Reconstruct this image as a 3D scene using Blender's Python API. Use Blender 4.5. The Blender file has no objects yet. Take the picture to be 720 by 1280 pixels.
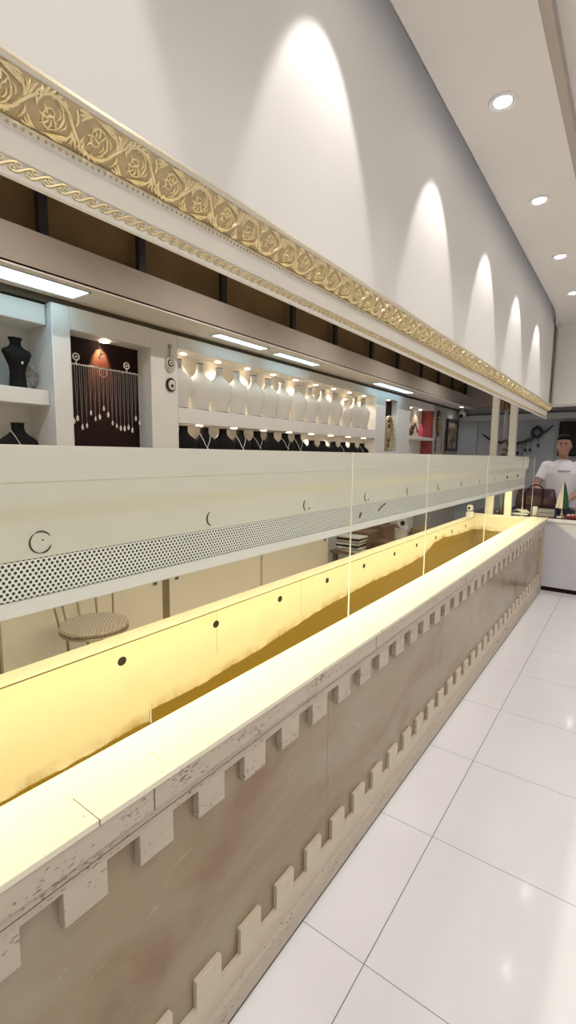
import bpy, bmesh, math, random
from mathutils import Vector, Matrix
R = random.Random(7)
C = bpy.context.scene.collection
PI = math.pi
Z3 = Vector((0, 0, 1))

# ------------------------------------------------------------------ materials
def nt(m): return m.node_tree.nodes, m.node_tree.links
def mat(name, col, rough=.5, metal=0, spec=.5, noise=0, nscale=8, bump=0, bscale=40, coat=0, emit=None, estr=0, col2=None, stretch=None):
    m = bpy.data.materials.new(name); m.use_nodes = True
    N, L = nt(m); b = N['Principled BSDF']
    b.inputs['Base Color'].default_value = (*col, 1); b.inputs['Roughness'].default_value = rough
    b.inputs['Metallic'].default_value = metal; b.inputs['Specular IOR Level'].default_value = spec
    b.inputs['Coat Weight'].default_value = coat; b.inputs['Coat Roughness'].default_value = .05
    tc = N.new('ShaderNodeTexCoord'); mp = N.new('ShaderNodeMapping')
    L.new(tc.outputs['Object'], mp.inputs['Vector'])
    if stretch: mp.inputs['Scale'].default_value = stretch
    if col2 is None and noise:
        col2 = tuple(c*(1-noise) for c in col)
    if col2:
        n = N.new('ShaderNodeTexNoise'); n.inputs['Scale'].default_value = nscale; n.inputs['Detail'].default_value = 6
        L.new(mp.outputs[0], n.inputs['Vector'])
        r = N.new('ShaderNodeValToRGB'); r.color_ramp.elements[0].position = .35; r.color_ramp.elements[1].position = .65
        r.color_ramp.elements[0].color = (*col2, 1); r.color_ramp.elements[1].color = (*col, 1)
        L.new(n.outputs['Fac'], r.inputs[0]); L.new(r.outputs[0], b.inputs['Base Color'])
    if bump:
        n = N.new('ShaderNodeTexNoise'); n.inputs['Scale'].default_value = bscale; n.inputs['Detail'].default_value = 4
        L.new(mp.outputs[0], n.inputs['Vector'])
        k = N.new('ShaderNodeBump'); k.inputs['Strength'].default_value = bump; k.inputs['Distance'].default_value = .003
        L.new(n.outputs['Fac'], k.inputs['Height']); L.new(k.outputs[0], b.inputs['Normal'])
    if emit:
        b.inputs['Emission Color'].default_value = (*emit, 1); b.inputs['Emission Strength'].default_value = estr
    return m
def math_node(N, L, op, a, b=None, c=None):
    n = N.new('ShaderNodeMath'); n.operation = op
    for i, v in enumerate((a, b, c)):
        if v is None: continue
        if isinstance(v, (int, float)): n.inputs[i].default_value = v
        else: L.new(v, n.inputs[i])
    return n.outputs[0]
def mixc(N, L, f, a, b):
    n = N.new('ShaderNodeMix'); n.data_type = 'RGBA'
    if isinstance(f, (int, float)): n.inputs[0].default_value = f
    else: L.new(f, n.inputs[0])
    for i, v in ((6, a), (7, b)):
        if isinstance(v, tuple): n.inputs[i].default_value = (*v, 1)
        else: L.new(v, n.inputs[i])
    return n.outputs[2]

white_wall = mat('white_plaster', (.80, .785, .765), .6, noise=.03, nscale=2, bump=.05)
white_bulk = mat('white_satin_plaster', (.80, .785, .77), .55, noise=.03, nscale=2, bump=.04)
ceil_mat = mat('ceiling_paint', (.74, .71, .68), .7, noise=.02, nscale=1.5)
shadow_gap = mat('painted_gap_shade', (.36, .33, .28), .8, noise=.1)  # dark tone paints the shade in the reveal at the bulkhead end
lacquer = mat('cream_lacquer', (.68, .655, .59), .32, noise=.03, nscale=3)
white_lacq = mat('white_lacquer', (.74, .73, .73), .35, noise=.03, nscale=3)
shelf_mat = mat('shelf_paint', (.78, .76, .75), .45, noise=.03)
cab_mat = mat('cream_cabinet', (.82, .73, .61), .45, noise=.04, nscale=3)
greige = mat('greige_paint', (.44, .38, .33), .7, noise=.05)
brown = mat('brown_panel', (.30, .195, .085), .6, noise=.25, nscale=3)
dark_post = mat('dark_post', (.035, .035, .04), .5, noise=.2)
blue_wall = mat('blue_grey_paint', (.40, .43, .46), .7, noise=.05)
black = mat('black_panel', (.020, .008, .008), .6, spec=.15, noise=.2)
black_vel = mat('black_velvet', (.009, .007, .008), .8, spec=.2, noise=.3, nscale=20, bump=.2, bscale=150)
ivory = mat('ivory_leatherette', (.66, .64, .60), .5, noise=.04, nscale=10, bump=.1, bscale=120)
silver = mat('silver', (.85, .84, .82), .3, metal=.5, noise=.05)
chrome = mat('chrome', (.75, .75, .76), .18, metal=1, noise=.05)
gold = mat('gold_leaf', (.82, .70, .43), .3, metal=.7, noise=.12, nscale=60)
gold_base = mat('gold_ground', (.50, .39, .23), .5, metal=.25, noise=.15, nscale=40)  # darkened to paint in the shadows between the cornice scrolls
cream_trim = mat('cream_trim', (.74, .70, .63), .45, noise=.03)
dark = mat('dark_void', (.02, .016, .012), .8, noise=.2)
dark_line = mat('dark_joint', (.10, .08, .05), .8, noise=.2)
purple_leather = mat('maroon_leather', (.055, .018, .028), .35, noise=.3, bump=.3, bscale=90)
skin = mat('skin', (.46, .25, .20), .5, noise=.08, nscale=20)
hair = mat('dark_hair', (.010, .007, .006), .7, spec=.15, noise=.4, nscale=60, bump=.5, bscale=150)
tee = mat('white_cotton', (.78, .77, .82), .8, noise=.03, bump=.2, bscale=60)
jeans = mat('navy_denim', (.03, .04, .08), .8, noise=.2)
eye_w = mat('eye_white', (.45, .40, .38), .3, noise=.02)
lip = mat('lip', (.40, .17, .15), .5, noise=.05)
paper = mat('paper', (.75, .73, .70), .7, noise=.08)
card = mat('cardboard', (.24, .14, .075), .8, noise=.15)
wood = mat('brown_wood', (.20, .11, .055), .5, noise=.3, nscale=6, stretch=(1, 8, 1))
olive = mat('olive_cloth', (.25, .19, .07), .85, noise=.2)
grey_pl = mat('grey_plastic', (.30, .29, .29), .5, noise=.1)
white_pl = mat('white_plastic', (.78, .78, .78), .35, noise=.03)
green = mat('green_cloth', (.015, .075, .03), .8, noise=.1)
red = mat('red_cloth', (.50, .03, .03), .7, noise=.1)
cream_cl = mat('cream_cloth', (.78, .72, .60), .8, noise=.05)
glassblue = mat('blue_glass_bead', (.012, .018, .05), .15, noise=.1)
pink = mat('pink_enamel', (.75, .12, .22), .4, noise=.2)
bronze = mat('bronze', (.16, .11, .07), .35, metal=.6, noise=.3, nscale=20)
lit = mat('lamp_glow', (1, 1, 1), .5, emit=(1, .97, .92), estr=14, noise=.01)
warm_lit = mat('warm_lamp_glow', (1, .9, .75), .5, emit=(1, .80, .52), estr=12, noise=.01)
reflection_blue = mat('cool_reflection_glow', (.9, 1, 1), .5, emit=(.50, .86, 1), estr=3.6, noise=.01)
led_strip_m = mat('led_strip_glow', (1, .95, .8), .5, emit=(1, .84, .5), estr=3, noise=.01)
edge_mat = mat('polished_glass_edge', (.85, .87, .72), .2, noise=.02)
screen = mat('tv_screen', (.008, .008, .009), .15, noise=.1)

# travertine: pale stone with horizontal pits
def travertine(name, c1, c2, pit=(.30, .25, .20), pits=.66):
    m = mat(name, c1, .55); N, L = nt(m); b = N['Principled BSDF']
    tc = N.new('ShaderNodeTexCoord'); mp = N.new('ShaderNodeMapping'); mp.inputs['Scale'].default_value = (1, 1, 3.2)
    L.new(tc.outputs['Object'], mp.inputs[0])
    n1 = N.new('ShaderNodeTexNoise'); n1.inputs['Scale'].default_value = 5; n1.inputs['Detail'].default_value = 5; L.new(mp.outputs[0], n1.inputs['Vector'])
    c = mixc(N, L, n1.outputs['Fac'], c2, c1)
    n2 = N.new('ShaderNodeTexNoise'); n2.inputs['Scale'].default_value = 80; n2.inputs['Detail'].default_value = 4; L.new(mp.outputs[0], n2.inputs['Vector'])
    n3 = N.new('ShaderNodeTexNoise'); n3.inputs['Scale'].default_value = 7; L.new(mp.outputs[0], n3.inputs['Vector'])
    s = math_node(N, L, 'ADD', n2.outputs['Fac'], math_node(N, L, 'MULTIPLY', math_node(N, L, 'SUBTRACT', n3.outputs['Fac'], .5), .5))
    r = N.new('ShaderNodeValToRGB'); r.color_ramp.elements[0].position = pits; r.color_ramp.elements[1].position = pits+.035
    L.new(s, r.inputs[0])
    L.new(mixc(N, L, r.outputs[0], c, pit), b.inputs['Base Color'])
    k = N.new('ShaderNodeBump'); k.inputs['Strength'].default_value = .5; k.inputs['Distance'].default_value = .002; k.invert = True
    L.new(r.outputs[0], k.inputs['Height']); L.new(k.outputs[0], b.inputs['Normal'])
    return m
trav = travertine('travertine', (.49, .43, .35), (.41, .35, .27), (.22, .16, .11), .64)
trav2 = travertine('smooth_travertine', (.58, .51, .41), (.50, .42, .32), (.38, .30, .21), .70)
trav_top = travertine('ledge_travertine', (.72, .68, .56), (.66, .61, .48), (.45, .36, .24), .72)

# polished brown marble cladding
def marble():
    m = mat('polished_marble', (.4, .3, .2), .22, spec=.4); N, L = nt(m); b = N['Principled BSDF']
    tc = N.new('ShaderNodeNewGeometry'); mp = N.new('ShaderNodeMapping'); mp.inputs['Scale'].default_value = (1, .6, 1.3); mp.inputs['Rotation'].default_value = (.5, 0, 0)
    L.new(tc.outputs['Position'], mp.inputs[0])
    n1 = N.new('ShaderNodeTexNoise'); n1.inputs['Scale'].default_value = 3.2; n1.inputs['Detail'].default_value = 8; n1.inputs['Distortion'].default_value = .8
    L.new(mp.outputs[0], n1.inputs['Vector'])
    r = N.new('ShaderNodeValToRGB'); e = r.color_ramp.elements
    e[0].position = .32; e[0].color = (.23, .15, .085, 1); e[1].position = .68; e[1].color = (.31, .265, .185, 1)
    x = e.new(.48); x.color = (.29, .22, .138, 1)
    L.new(n1.outputs['Fac'], r.inputs[0])
    n2 = N.new('ShaderNodeTexNoise'); n2.inputs['Scale'].default_value = 11; n2.inputs['Detail'].default_value = 5; n2.inputs['Distortion'].default_value = 1.5
    L.new(mp.outputs[0], n2.inputs['Vector'])
    v = N.new('ShaderNodeValToRGB'); v.color_ramp.elements[0].position = .66; v.color_ramp.elements[1].position = .72
    L.new(n2.outputs['Fac'], v.inputs[0])
    c = mixc(N, L, math_node(N, L, 'MULTIPLY', v.outputs[0], .35), r.outputs[0], (.52, .44, .31))
    sp = N.new('ShaderNodeSeparateXYZ'); L.new(tc.outputs['Position'], sp.inputs[0])
    f = math_node(N, L, 'FRACT', math_node(N, L, 'DIVIDE', math_node(N, L, 'SUBTRACT', sp.outputs['Y'], 1.33), 1.2))
    j = math_node(N, L, 'LESS_THAN', f, .0022)
    c = mixc(N, L, j, c, (.16, .11, .07))
    L.new(c, b.inputs['Base Color'])
    return m
marble_m = marble()

def tile_mat():
    m = mat('white_floor_tile', (.8, .8, .8), .07, spec=.6); N, L = nt(m); b = N['Principled BSDF']
    tc = N.new('ShaderNodeTexCoord'); sp = N.new('ShaderNodeSeparateXYZ'); L.new(tc.outputs['Object'], sp.inputs[0])
    def joint(o, off, size, w):
        f = math_node(N, L, 'FRACT', math_node(N, L, 'ADD', math_node(N, L, 'DIVIDE', math_node(N, L, 'SUBTRACT', o, off), size), 50))
        d = math_node(N, L, 'ABSOLUTE', math_node(N, L, 'SUBTRACT', f, .5))
        return math_node(N, L, 'GREATER_THAN', d, .5-w/size/2)
    j = math_node(N, L, 'MAXIMUM', joint(sp.outputs['X'], -.54, .6, .003), joint(sp.outputs['Y'], 1.157, .599, .0022))
    n = N.new('ShaderNodeTexNoise'); n.inputs['Scale'].default_value = 2.0; n.inputs['Detail'].default_value = 4
    L.new(tc.outputs['Object'], n.inputs['Vector'])
    c = mixc(N, L, n.outputs['Fac'], (.80, .79, .81), (.86, .85, .87))
    L.new(mixc(N, L, j, c, (.20, .19, .19)), b.inputs['Base Color'])
    L.new(math_node(N, L, 'ADD', .09, math_node(N, L, 'MULTIPLY', j, .5)), b.inputs['Roughness'])
    k = N.new('ShaderNodeBump'); k.invert = True; k.inputs['Distance'].default_value = .001; L.new(j, k.inputs['Height']); L.new(k.outputs[0], b.inputs['Normal'])
    return m
tile = tile_mat()

def perforated():
    m = mat('perforated_metal', (.7, .7, .68), .4); N, L = nt(m); b = N['Principled BSDF']
    tc = N.new('ShaderNodeTexCoord'); sp = N.new('ShaderNodeSeparateXYZ'); L.new(tc.outputs['Object'], sp.inputs[0])
    a, bb = .0117, .0083
    v = math_node(N, L, 'DIVIDE', sp.outputs['Z'], bb)
    row = math_node(N, L, 'FLOOR', v)
    par = math_node(N, L, 'MULTIPLY', math_node(N, L, 'FRACT', math_node(N, L, 'MULTIPLY', row, .5)), 1.0)
    u = math_node(N, L, 'ADD', math_node(N, L, 'ADD', math_node(N, L, 'DIVIDE', sp.outputs['Y'], a), 200), par)
    du = math_node(N, L, 'MULTIPLY', math_node(N, L, 'SUBTRACT', math_node(N, L, 'FRACT', u), .5), a)
    dv = math_node(N, L, 'MULTIPLY', math_node(N, L, 'SUBTRACT', math_node(N, L, 'FRACT', v), .5), bb)
    d = math_node(N, L, 'SQRT', math_node(N, L, 'ADD', math_node(N, L, 'MULTIPLY', du, du), math_node(N, L, 'MULTIPLY', dv, dv)))
    h = math_node(N, L, 'LESS_THAN', d, .0033)
    L.new(mixc(N, L, h, (.80, .79, .77), (.03, .028, .025)), b.inputs['Base Color'])
    return m
perf = perforated()

# trough board: cream paint, brown glue residue along the bottom (stain with its own shape)
def board_mat():
    m = mat('stained_board', (.8, .7, .5), .5); N, L = nt(m); b = N['Principled BSDF']
    tc = N.new('ShaderNodeNewGeometry'); sp = N.new('ShaderNodeSeparateXYZ'); L.new(tc.outputs['Position'], sp.inputs[0])
    cv = N.new('ShaderNodeFloatCurve'); cu = cv.mapping.curves[0]
    pts = [(-1, .485), (.7, .493), (1.1, .497), (1.2, .494), (1.36, .490), (1.8, .515), (2.0, .534), (2.36, .572), (3.0, .60), (3.6, .60), (4.2, .62), (4.45, .70), (4.75, .715), (5.1, .69), (5.78, .67)]
    while len(cu.points) < len(pts): cu.points.new(.5, .5)
    for p, (y, z) in zip(cu.points, pts):
        p.location = ((y+1)/7, z); p.handle_type = 'VECTOR'
    cv.mapping.update()
    L.new(math_node(N, L, 'DIVIDE', math_node(N, L, 'ADD', sp.outputs['Y'], 1), 7), cv.inputs['Value'])
    n = N.new('ShaderNodeTexNoise'); n.inputs['Scale'].default_value = 6; n.inputs['Detail'].default_value = 10; n.inputs['Roughness'].default_value = .65
    L.new(tc.outputs['Position'], n.inputs['Vector'])
    nz = math_node(N, L, 'MULTIPLY', math_node(N, L, 'SUBTRACT', n.outputs['Fac'], .5), .03)
    h = math_node(N, L, 'ADD', math_node(N, L, 'SUBTRACT', cv.outputs[0], math_node(N, L, 'ADD', sp.outputs['Z'], math_node(N, L, 'MULTIPLY', math_node(N, L, 'LESS_THAN', sp.outputs['Y'], 1.128), .045))), nz)
    def ramp(v, a, c):
        r = N.new('ShaderNodeMapRange'); r.inputs[1].default_value = a; r.inputs[2].default_value = c; L.new(v, r.inputs[0]); return r.outputs[0]
    n4 = N.new('ShaderNodeTexNoise'); n4.inputs['Scale'].default_value = 160; L.new(tc.outputs['Position'], n4.inputs['Vector'])
    fibre = mixc(N, L, ramp(n4.outputs['Fac'], .35, .65), (.17, .105, .008), (.29, .19, .022))
    base = mixc(N, L, n.outputs['Fac'], (.70, .63, .46), (.78, .73, .58))
    halo = math_node(N, L, 'MULTIPLY', ramp(h, -.05, 0), ramp(math_node(N, L, 'ADD', n.outputs['Fac'], math_node(N, L, 'MULTIPLY', n4.outputs['Fac'], .3)), .55, .8))
    c = mixc(N, L, halo, base, (.42, .28, .11))
    c = mixc(N, L, ramp(h, -.002, .004), c, fibre)
    for y in (1.512, 2.20):
        l = math_node(N, L, 'MULTIPLY', math_node(N, L, 'LESS_THAN', math_node(N, L, 'ABSOLUTE', math_node(N, L, 'SUBTRACT', sp.outputs['Y'], y)), .0015), math_node(N, L, 'GREATER_THAN', sp.outputs['Z'], .60))
        c = mixc(N, L, l, c, (.40, .30, .12))
    L.new(c, b.inputs['Base Color'])
    return m
board_m = board_mat()
trough_m = mat('gold_brown_fibre', (.27, .17, .02), .85, noise=.35, nscale=40, bump=.5, bscale=120)

def glass_mat():
    m = bpy.data.materials.new('clear_glass'); m.use_nodes = True; N, L = nt(m); N.clear()
    o = N.new('ShaderNodeOutputMaterial'); t = N.new('ShaderNodeBsdfTransparent'); t.inputs[0].default_value = (.97, .98, .96, 1)
    g = N.new('ShaderNodeBsdfGlossy'); g.inputs['Roughness'].default_value = .02
    f = N.new('ShaderNodeFresnel'); f.inputs[0].default_value = 1.25; ge = N.new('ShaderNodeNewGeometry')
    fac = math_node(N, L, 'MULTIPLY', math_node(N, L, 'MULTIPLY', f.outputs[0], .35), math_node(N, L, 'SUBTRACT', 1, ge.outputs['Backfacing']))
    mx = N.new('ShaderNodeMixShader'); L.new(fac, mx.inputs[0]); L.new(t.outputs[0], mx.inputs[1]); L.new(g.outputs[0], mx.inputs[2]); L.new(mx.outputs[0], o.inputs[0])
    return m
glass = glass_mat()

def wicker_mat():
    m = mat('woven_check', (.6, .5, .4), .7); N, L = nt(m); b = N['Principled BSDF']
    tc = N.new('ShaderNodeTexCoord'); ch = N.new('ShaderNodeTexChecker'); ch.inputs['Scale'].default_value = 70
    ch.inputs[1].default_value = (.62, .53, .42, 1); ch.inputs[2].default_value = (.38, .30, .22, 1)
    L.new(tc.outputs['Object'], ch.inputs[0]); L.new(ch.outputs[0], b.inputs['Base Color']); return m
wicker = wicker_mat()

# ------------------------------------------------------------------ geometry helpers
def NB(): return bmesh.new()
def box(bm, x0, x1, y0, y1, z0, z1):
    v = [bm.verts.new((x, y, z)) for x in (x0, x1) for y in (y0, y1) for z in (z0, z1)]
    for f in ((0, 1, 3, 2), (4, 6, 7, 5), (0, 4, 5, 1), (2, 3, 7, 6), (0, 2, 6, 4), (1, 5, 7, 3)):
        bm.faces.new([v[i] for i in f])
    return bm
def bev(bm, w=.003, seg=2):
    bmesh.ops.recalc_face_normals(bm, faces=bm.faces[:])
    bmesh.ops.bevel(bm, geom=[e for e in bm.edges if e.calc_face_angle(0) > .6], offset=w, segments=seg, affect='EDGES', clamp_overlap=True)
    return bm
def frame_of(d):
    d = d.normalized(); a = Vector((0, 0, 1)) if abs(d.z) < .9 else Vector((1, 0, 0))
    u = d.cross(a).normalized(); return u, d.cross(u)
def tube(bm, pts, r, n=8, closed=False, cap=True):
    pts = [Vector(p) for p in pts]; rs = r if isinstance(r, (list, tuple)) else [r]*len(pts)
    rings = []; u = None
    for i, p in enumerate(pts):
        if closed: d = pts[(i+1) % len(pts)]-pts[i-1]
        else: d = pts[min(i+1, len(pts)-1)]-pts[max(i-1, 0)]
        if u is None: u, w = frame_of(d)
        else:
            dn = d.normalized(); u = (u-dn*u.dot(dn)).normalized(); w = dn.cross(u)
        rings.append([bm.verts.new(p+u*math.cos(2*PI*k/n)*rs[i]+w*math.sin(2*PI*k/n)*rs[i]) for k in range(n)])
    m = len(rings)
    for i in range(m if closed else m-1):
        a, b = rings[i], rings[(i+1) % m]
        for k in range(n): bm.faces.new((a[k], a[(k+1) % n], b[(k+1) % n], b[k]))
    if cap and not closed:
        bm.faces.new(rings[0][::-1]); bm.faces.new(rings[-1])
    return bm
def lathe(bm, prof, n=24, cx=0, cy=0):          # prof: (r, z)
    rings = []
    for r, z in prof:
        rings.append([bm.verts.new((cx+max(r, 1e-4)*math.cos(2*PI*k/n), cy+max(r, 1e-4)*math.sin(2*PI*k/n), z)) for k in range(n)])
    for a, b in zip(rings, rings[1:]):
        for k in range(n): bm.faces.new((a[k], a[(k+1) % n], b[(k+1) % n], b[k]))
    bm.faces.new(rings[0][::-1]); bm.faces.new(rings[-1])
    return bm
def loft(bm, secs, n=20, p=2.0):                # secs: (cx, cy, z, rx, ry)
    rings = []
    for cx, cy, z, rx, ry in secs:
        ring = []
        for k in range(n):
            t = 2*PI*k/n; c, s = math.cos(t), math.sin(t)
            ring.append(bm.verts.new((cx+rx*math.copysign(abs(c)**(2/p), c), cy+ry*math.copysign(abs(s)**(2/p), s), z)))
        rings.append(ring)
    for a, b in zip(rings, rings[1:]):
        for k in range(n): bm.faces.new((a[k], a[(k+1) % n], b[(k+1) % n], b[k]))
    bm.faces.new(rings[0][::-1]); bm.faces.new(rings[-1])
    return bm
def ball(bm, c, r, seg=12, rot=None):
    r = r if isinstance(r, (tuple, list)) else (r, r, r)
    M = Matrix.Translation(Vector(c)) @ (rot or Matrix.Identity(4)) @ Matrix.Diagonal((*r, 1))
    bmesh.ops.create_uvsphere(bm, u_segments=seg, v_segments=max(6, seg*2//3), radius=1, matrix=M); return bm
def extr(bm, prof, y0, y1, mat_index=None):     # closed (x,z) profile along Y
    a = [bm.verts.new((x, y0, z)) for x, z in prof]; b = [bm.verts.new((x, y1, z)) for x, z in prof]
    n = len(prof)
    for i in range(n): bm.faces.new((a[i], a[(i+1) % n], b[(i+1) % n], b[i]))
    bm.faces.new(a[::-1]); bm.faces.new(b); return bm
def poly_x(bm, prof, x0, x1):                   # closed (y,z) outline thick along X
    a = [bm.verts.new((x0, y, z)) for y, z in prof]; b = [bm.verts.new((x1, y, z)) for y, z in prof]
    n = len(prof)
    for i in range(n): bm.faces.new((a[i], a[(i+1) % n], b[(i+1) % n], b[i]))
    bm.faces.new(a[::-1]); bm.faces.new(b); return bm

def obj(name, bm, m, parent=None, smooth=True, mods=None):
    bmesh.ops.recalc_face_normals(bm, faces=bm.faces[:])
    if parent is not None:
        bmesh.ops.translate(bm, vec=-ORG.get(parent.name, Vector()), verts=bm.verts[:])
    me = bpy.data.meshes.new(name); bm.to_mesh(me); bm.free()
    for mm in (m if isinstance(m, list) else [m]): me.materials.append(mm)
    if smooth:
        for p in me.polygons: p.use_smooth = True
        try: me.set_sharp_from_angle(angle=math.radians(38))
        except Exception: pass
    o = bpy.data.objects.new(name, me); C.objects.link(o)
    if parent is not None:
        o.parent = parent; ORG[o.name] = ORG.get(parent.name, Vector())
    return o
ORG = {}
def thing(name, label, cat, loc=(0, 0, 0), group=None):
    o = bpy.data.objects.new(name, None); o.empty_display_size = .05; C.objects.link(o); o.location = loc
    ORG[o.name] = Vector(loc); o['label'] = label; o['category'] = cat
    if group: o['group'] = group
    return o
def tag(o, label, cat, group=None, kind=None):
    if label: o['label'] = label
    if cat: o['category'] = cat
    if group: o['group'] = group
    if kind: o['kind'] = kind
    return o
def struct(name, bm, m, smooth=True):
    o = obj(name, bm, m, None, smooth); o['kind'] = 'structure'; return o
def dup(root, loc, label, group=None, rz=None):
    def cp(o, par):
        c = o.copy(); C.objects.link(c)
        if par: c.parent = par
        for ch in [x for x in KIDS.get(o.name, [])]: cp(ch, c)
        return c
    r = cp(root, None); r.location = loc; r['label'] = label
    if rz is not None: r.rotation_euler.z = rz
    if group: r['group'] = group
    return r
KIDS = {}
def kid(o, *ch): KIDS.setdefault(o.name, []).extend(ch)
ORDN = ['first', 'second', 'third', 'fourth', 'fifth', 'sixth', 'seventh', 'eighth', 'ninth', 'tenth', 'eleventh', 'twelfth', 'thirteenth', 'fourteenth', 'fifteenth', 'sixteenth', 'seventeenth', 'eighteenth', 'nineteenth', 'twentieth']

# ------------------------------------------------------------------ the room
YN, YF = -2.6, 10.1
XW, XR = -3.32, 2.6
CZ = 3.0
struct('floor', box(NB(), XW, XR, YN, YF, -.08, 0), tile)
struct('wall_left', box(NB(), XW-.15, XW, YN, YF, 0, 3.4), white_wall)
struct('wall_right', box(NB(), XR, XR+.15, YN, YF, 0, 3.4), white_wall)
struct('wall_front', box(NB(), XW, XR, YN-.15, YN, 0, 3.4), white_wall)
struct('wall_back', box(NB(), XW, XR, YF, YF+.15, 0, 3.4), blue_wall)
bm = NB()   # dropped ceiling slab over the customer side with its stepped tray edge
poly = [(-.765, YN), (-.375, YN), (-.375, 6.3), (-.845, 6.3), (-.835, 6.15), (-.80, 5.9), (-.772, 5.6), (-.765, 5.4)]
va = [bm.verts.new((x, y, CZ)) for x, y in poly]; vb = [bm.verts.new((x, y, CZ+.06)) for x, y in poly]
bm.faces.new(va); bm.faces.new(vb)
for i in range(8): bm.faces.new((va[i], va[(i+1) % 8], vb[(i+1) % 8], vb[i]))
struct('ceiling', bm, ceil_mat)
bm = NB(); box(bm, -.375, -.34, YN, 6.3, CZ+.004, CZ+.10)
struct('trim_1', bm, greige)
bm = NB(); box(bm, -.34, XR, YN, 6.3, CZ+.06, CZ+.12); box(bm, -.96, -.765, YN, 6.44, CZ+.14, CZ+.2)
struct('ceiling_1', bm, ceil_mat)
bm = NB(); box(bm, -.868, -.84, YN, 6.12, 2.06, CZ+.14)
struct('wall_upper_left', bev(bm, .006), white_bulk)
bm = NB(); box(bm, -.89, -.852, 6.12, 6.44, 2.10, CZ+.14); struct('trim_2', bm, shadow_gap)
bm = NB(); box(bm, -.843, XR, 6.3, 6.42, 2.115, CZ+.06)
struct('wall_upper_back', bev(bm, .02, 3), white_wall)
# upper ceiling of the staff side, brown recess, beam and soffit
struct('ceiling_2', box(NB(), XW, -.868, YN, 9.8, 3.15, 3.2), brown)
struct('trim_3', box(NB(), -2.95, -2.88, YN, 9.8, 2.5, 3.15), brown)
struct('trim_4', box(NB(), -2.88, -2.70, YN, 9.8, 2.50, 2.70), greige)
struct('trim_5', box(NB(), -2.88, -.86, 9.8, 10.1, 2.50, 3.15), greige)
bm = NB(); box(bm, XW, -2.70, YN, YF, 2.49, 2.51)
struct('ceiling_3', bm, mat('soffit_paint', (.82, .76, .69), .7, noise=.03))
struct('ceiling_4', box(NB(), -.86, XR, 6.42, YF, 2.52, 2.58), ceil_mat)
# back wall mouldings; the dark strip paints in a shadow line
struct('trim_6', box(NB(), XW, XR, YF-.06, YF, 2.35, 2.385), mat('painted_shadow_line', (.14, .15, .17), .7, noise=.05))
struct('trim_7', box(NB(), XW, XR, YF-.10, YF, 2.245, 2.35), mat('pale_blue_paint', (.50, .52, .55), .6, noise=.04))
struct('trim_8', box(NB(), XW, -2.62, YF-.05, YF, 0, 2.245), mat('blue_panel_paint', (.42, .45, .49), .6, noise=.04))
struct('baseboard_back', box(NB(), -2.62, XR, YF-.03, YF, 0, .1), white_wall)
# posts standing in the brown recess above the beam
py = [.85, 1.464, 2.126, 2.92, 3.89, 4.70, 5.60, 6.42, 7.34, 8.14, 8.9, 9.72]
p0 = None
for i, y in enumerate(py):
    lab = 'dark steel hanger post in the brown ceiling recess, %s from the front' % ORDN[i]
    if p0 is None:
        bm = NB(); box(bm, -.02, .02, -.028, .028, 0, .445); box(bm, -.03, .03, -.04, .04, .0, .008)
        p0 = tag(obj('hanger_post', bev(bm, .003), dark_post), lab, 'post', 'hanger posts above the beam'); p0.location = (-2.80, y, 2.703)
    else: dup(p0, (-2.80, y, 2.703), lab)

# ------------------------------------------------------------------ downlights
def add_light(kind, loc, energy, col, **k):
    l = bpy.data.lights.new('lamp', kind); l.energy = energy; l.color = col
    for a, v in k.items(): setattr(l, a, v)
    o = bpy.data.objects.new('lamp_light', l); C.objects.link(o); o.location = loc; return o
def downlight_proto(r=.05):
    t = thing('downlight', 'x', 'ceiling light', (0, 0, 0), 'downlights')
    a = obj('trim_ring', lathe(NB(), [(r*.80, .012), (r*.84, -.001), (r*.92, -.005), (r*1.08, -.005), (r*1.14, -.001), (r*1.14, .004), (r*.86, .006), (r*.84, .012)], 28), white_pl, t)
    bm = NB()
    n = 24; pr = [(r*.84, .002), (r*.84, -.0005), (r*.70, .0025)]
    lathe(bm, [(r*.86, -.001), (r*.80, -.0035), (r*.70, -.001), (r*.70, .002), (r*.86, .002)], 28)
    b = obj('reflector', bm, chrome, t)
    c = obj('lens', lathe(NB(), [(r*.72, .001), (r*.72, -.002), (r*.4, -.0035), (.001, -.004)], 24), lit, t)
    kid(t, a, b, c); return t
dl = downlight_proto()
used = False
def put_down(x, y, z, label, energy, size=95, blend=.35, col=(1, .95, .89), scale=1, group=None, tilt=0):
    global used
    if not used: t = dl; t.location = (x, y, z-.003); t['label'] = label; used = True
    else: t = dup(dl, (x, y, z-.003), label)
    if group: t['group'] = group
    t.scale = (scale,)*3
    if energy:
        s = add_light('SPOT', (x, y, z-.02), energy, col, spot_size=math.radians(size), spot_blend=blend, shadow_soft_size=.022)
        s.name = 'downlight_beam'; s.rotation_euler = (0, tilt, 0)
ys = [2.27, 3.21, 4.15, 5.10, 1.30, .36, -.6, -1.5]
names = ['nearest in view', 'second in view', 'third in view', 'farthest and smallest']
E1 = 15
for i, y in enumerate(ys):
    lab = 'round white recessed downlight beside the tall white bulkhead, ' + (names[i] if i < 4 else 'ahead of the picture, %s' % ORDN[i-4])
    put_down(-.565, y, CZ, lab, E1, 54, .3, group='downlights beside the bulkhead', tilt=math.radians(25))
k = 0
for x in (.30, 1.2, 2.0):  # unseen rows added to fill the shop with light
    for y in (-1.5, -.1, 1.3, 2.7, 4.1, 5.4):
        put_down(x, y, CZ+.06, 'unseen round downlight added as fill over the open shop floor, %s across and lengthwise %s' % (ORDN[(.30, 1.2, 2.0).index(x)], ORDN[k % 6]), 23, 140, .6, (1, .965, .94), group='added fill downlights over the shop floor'); k += 1
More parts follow.
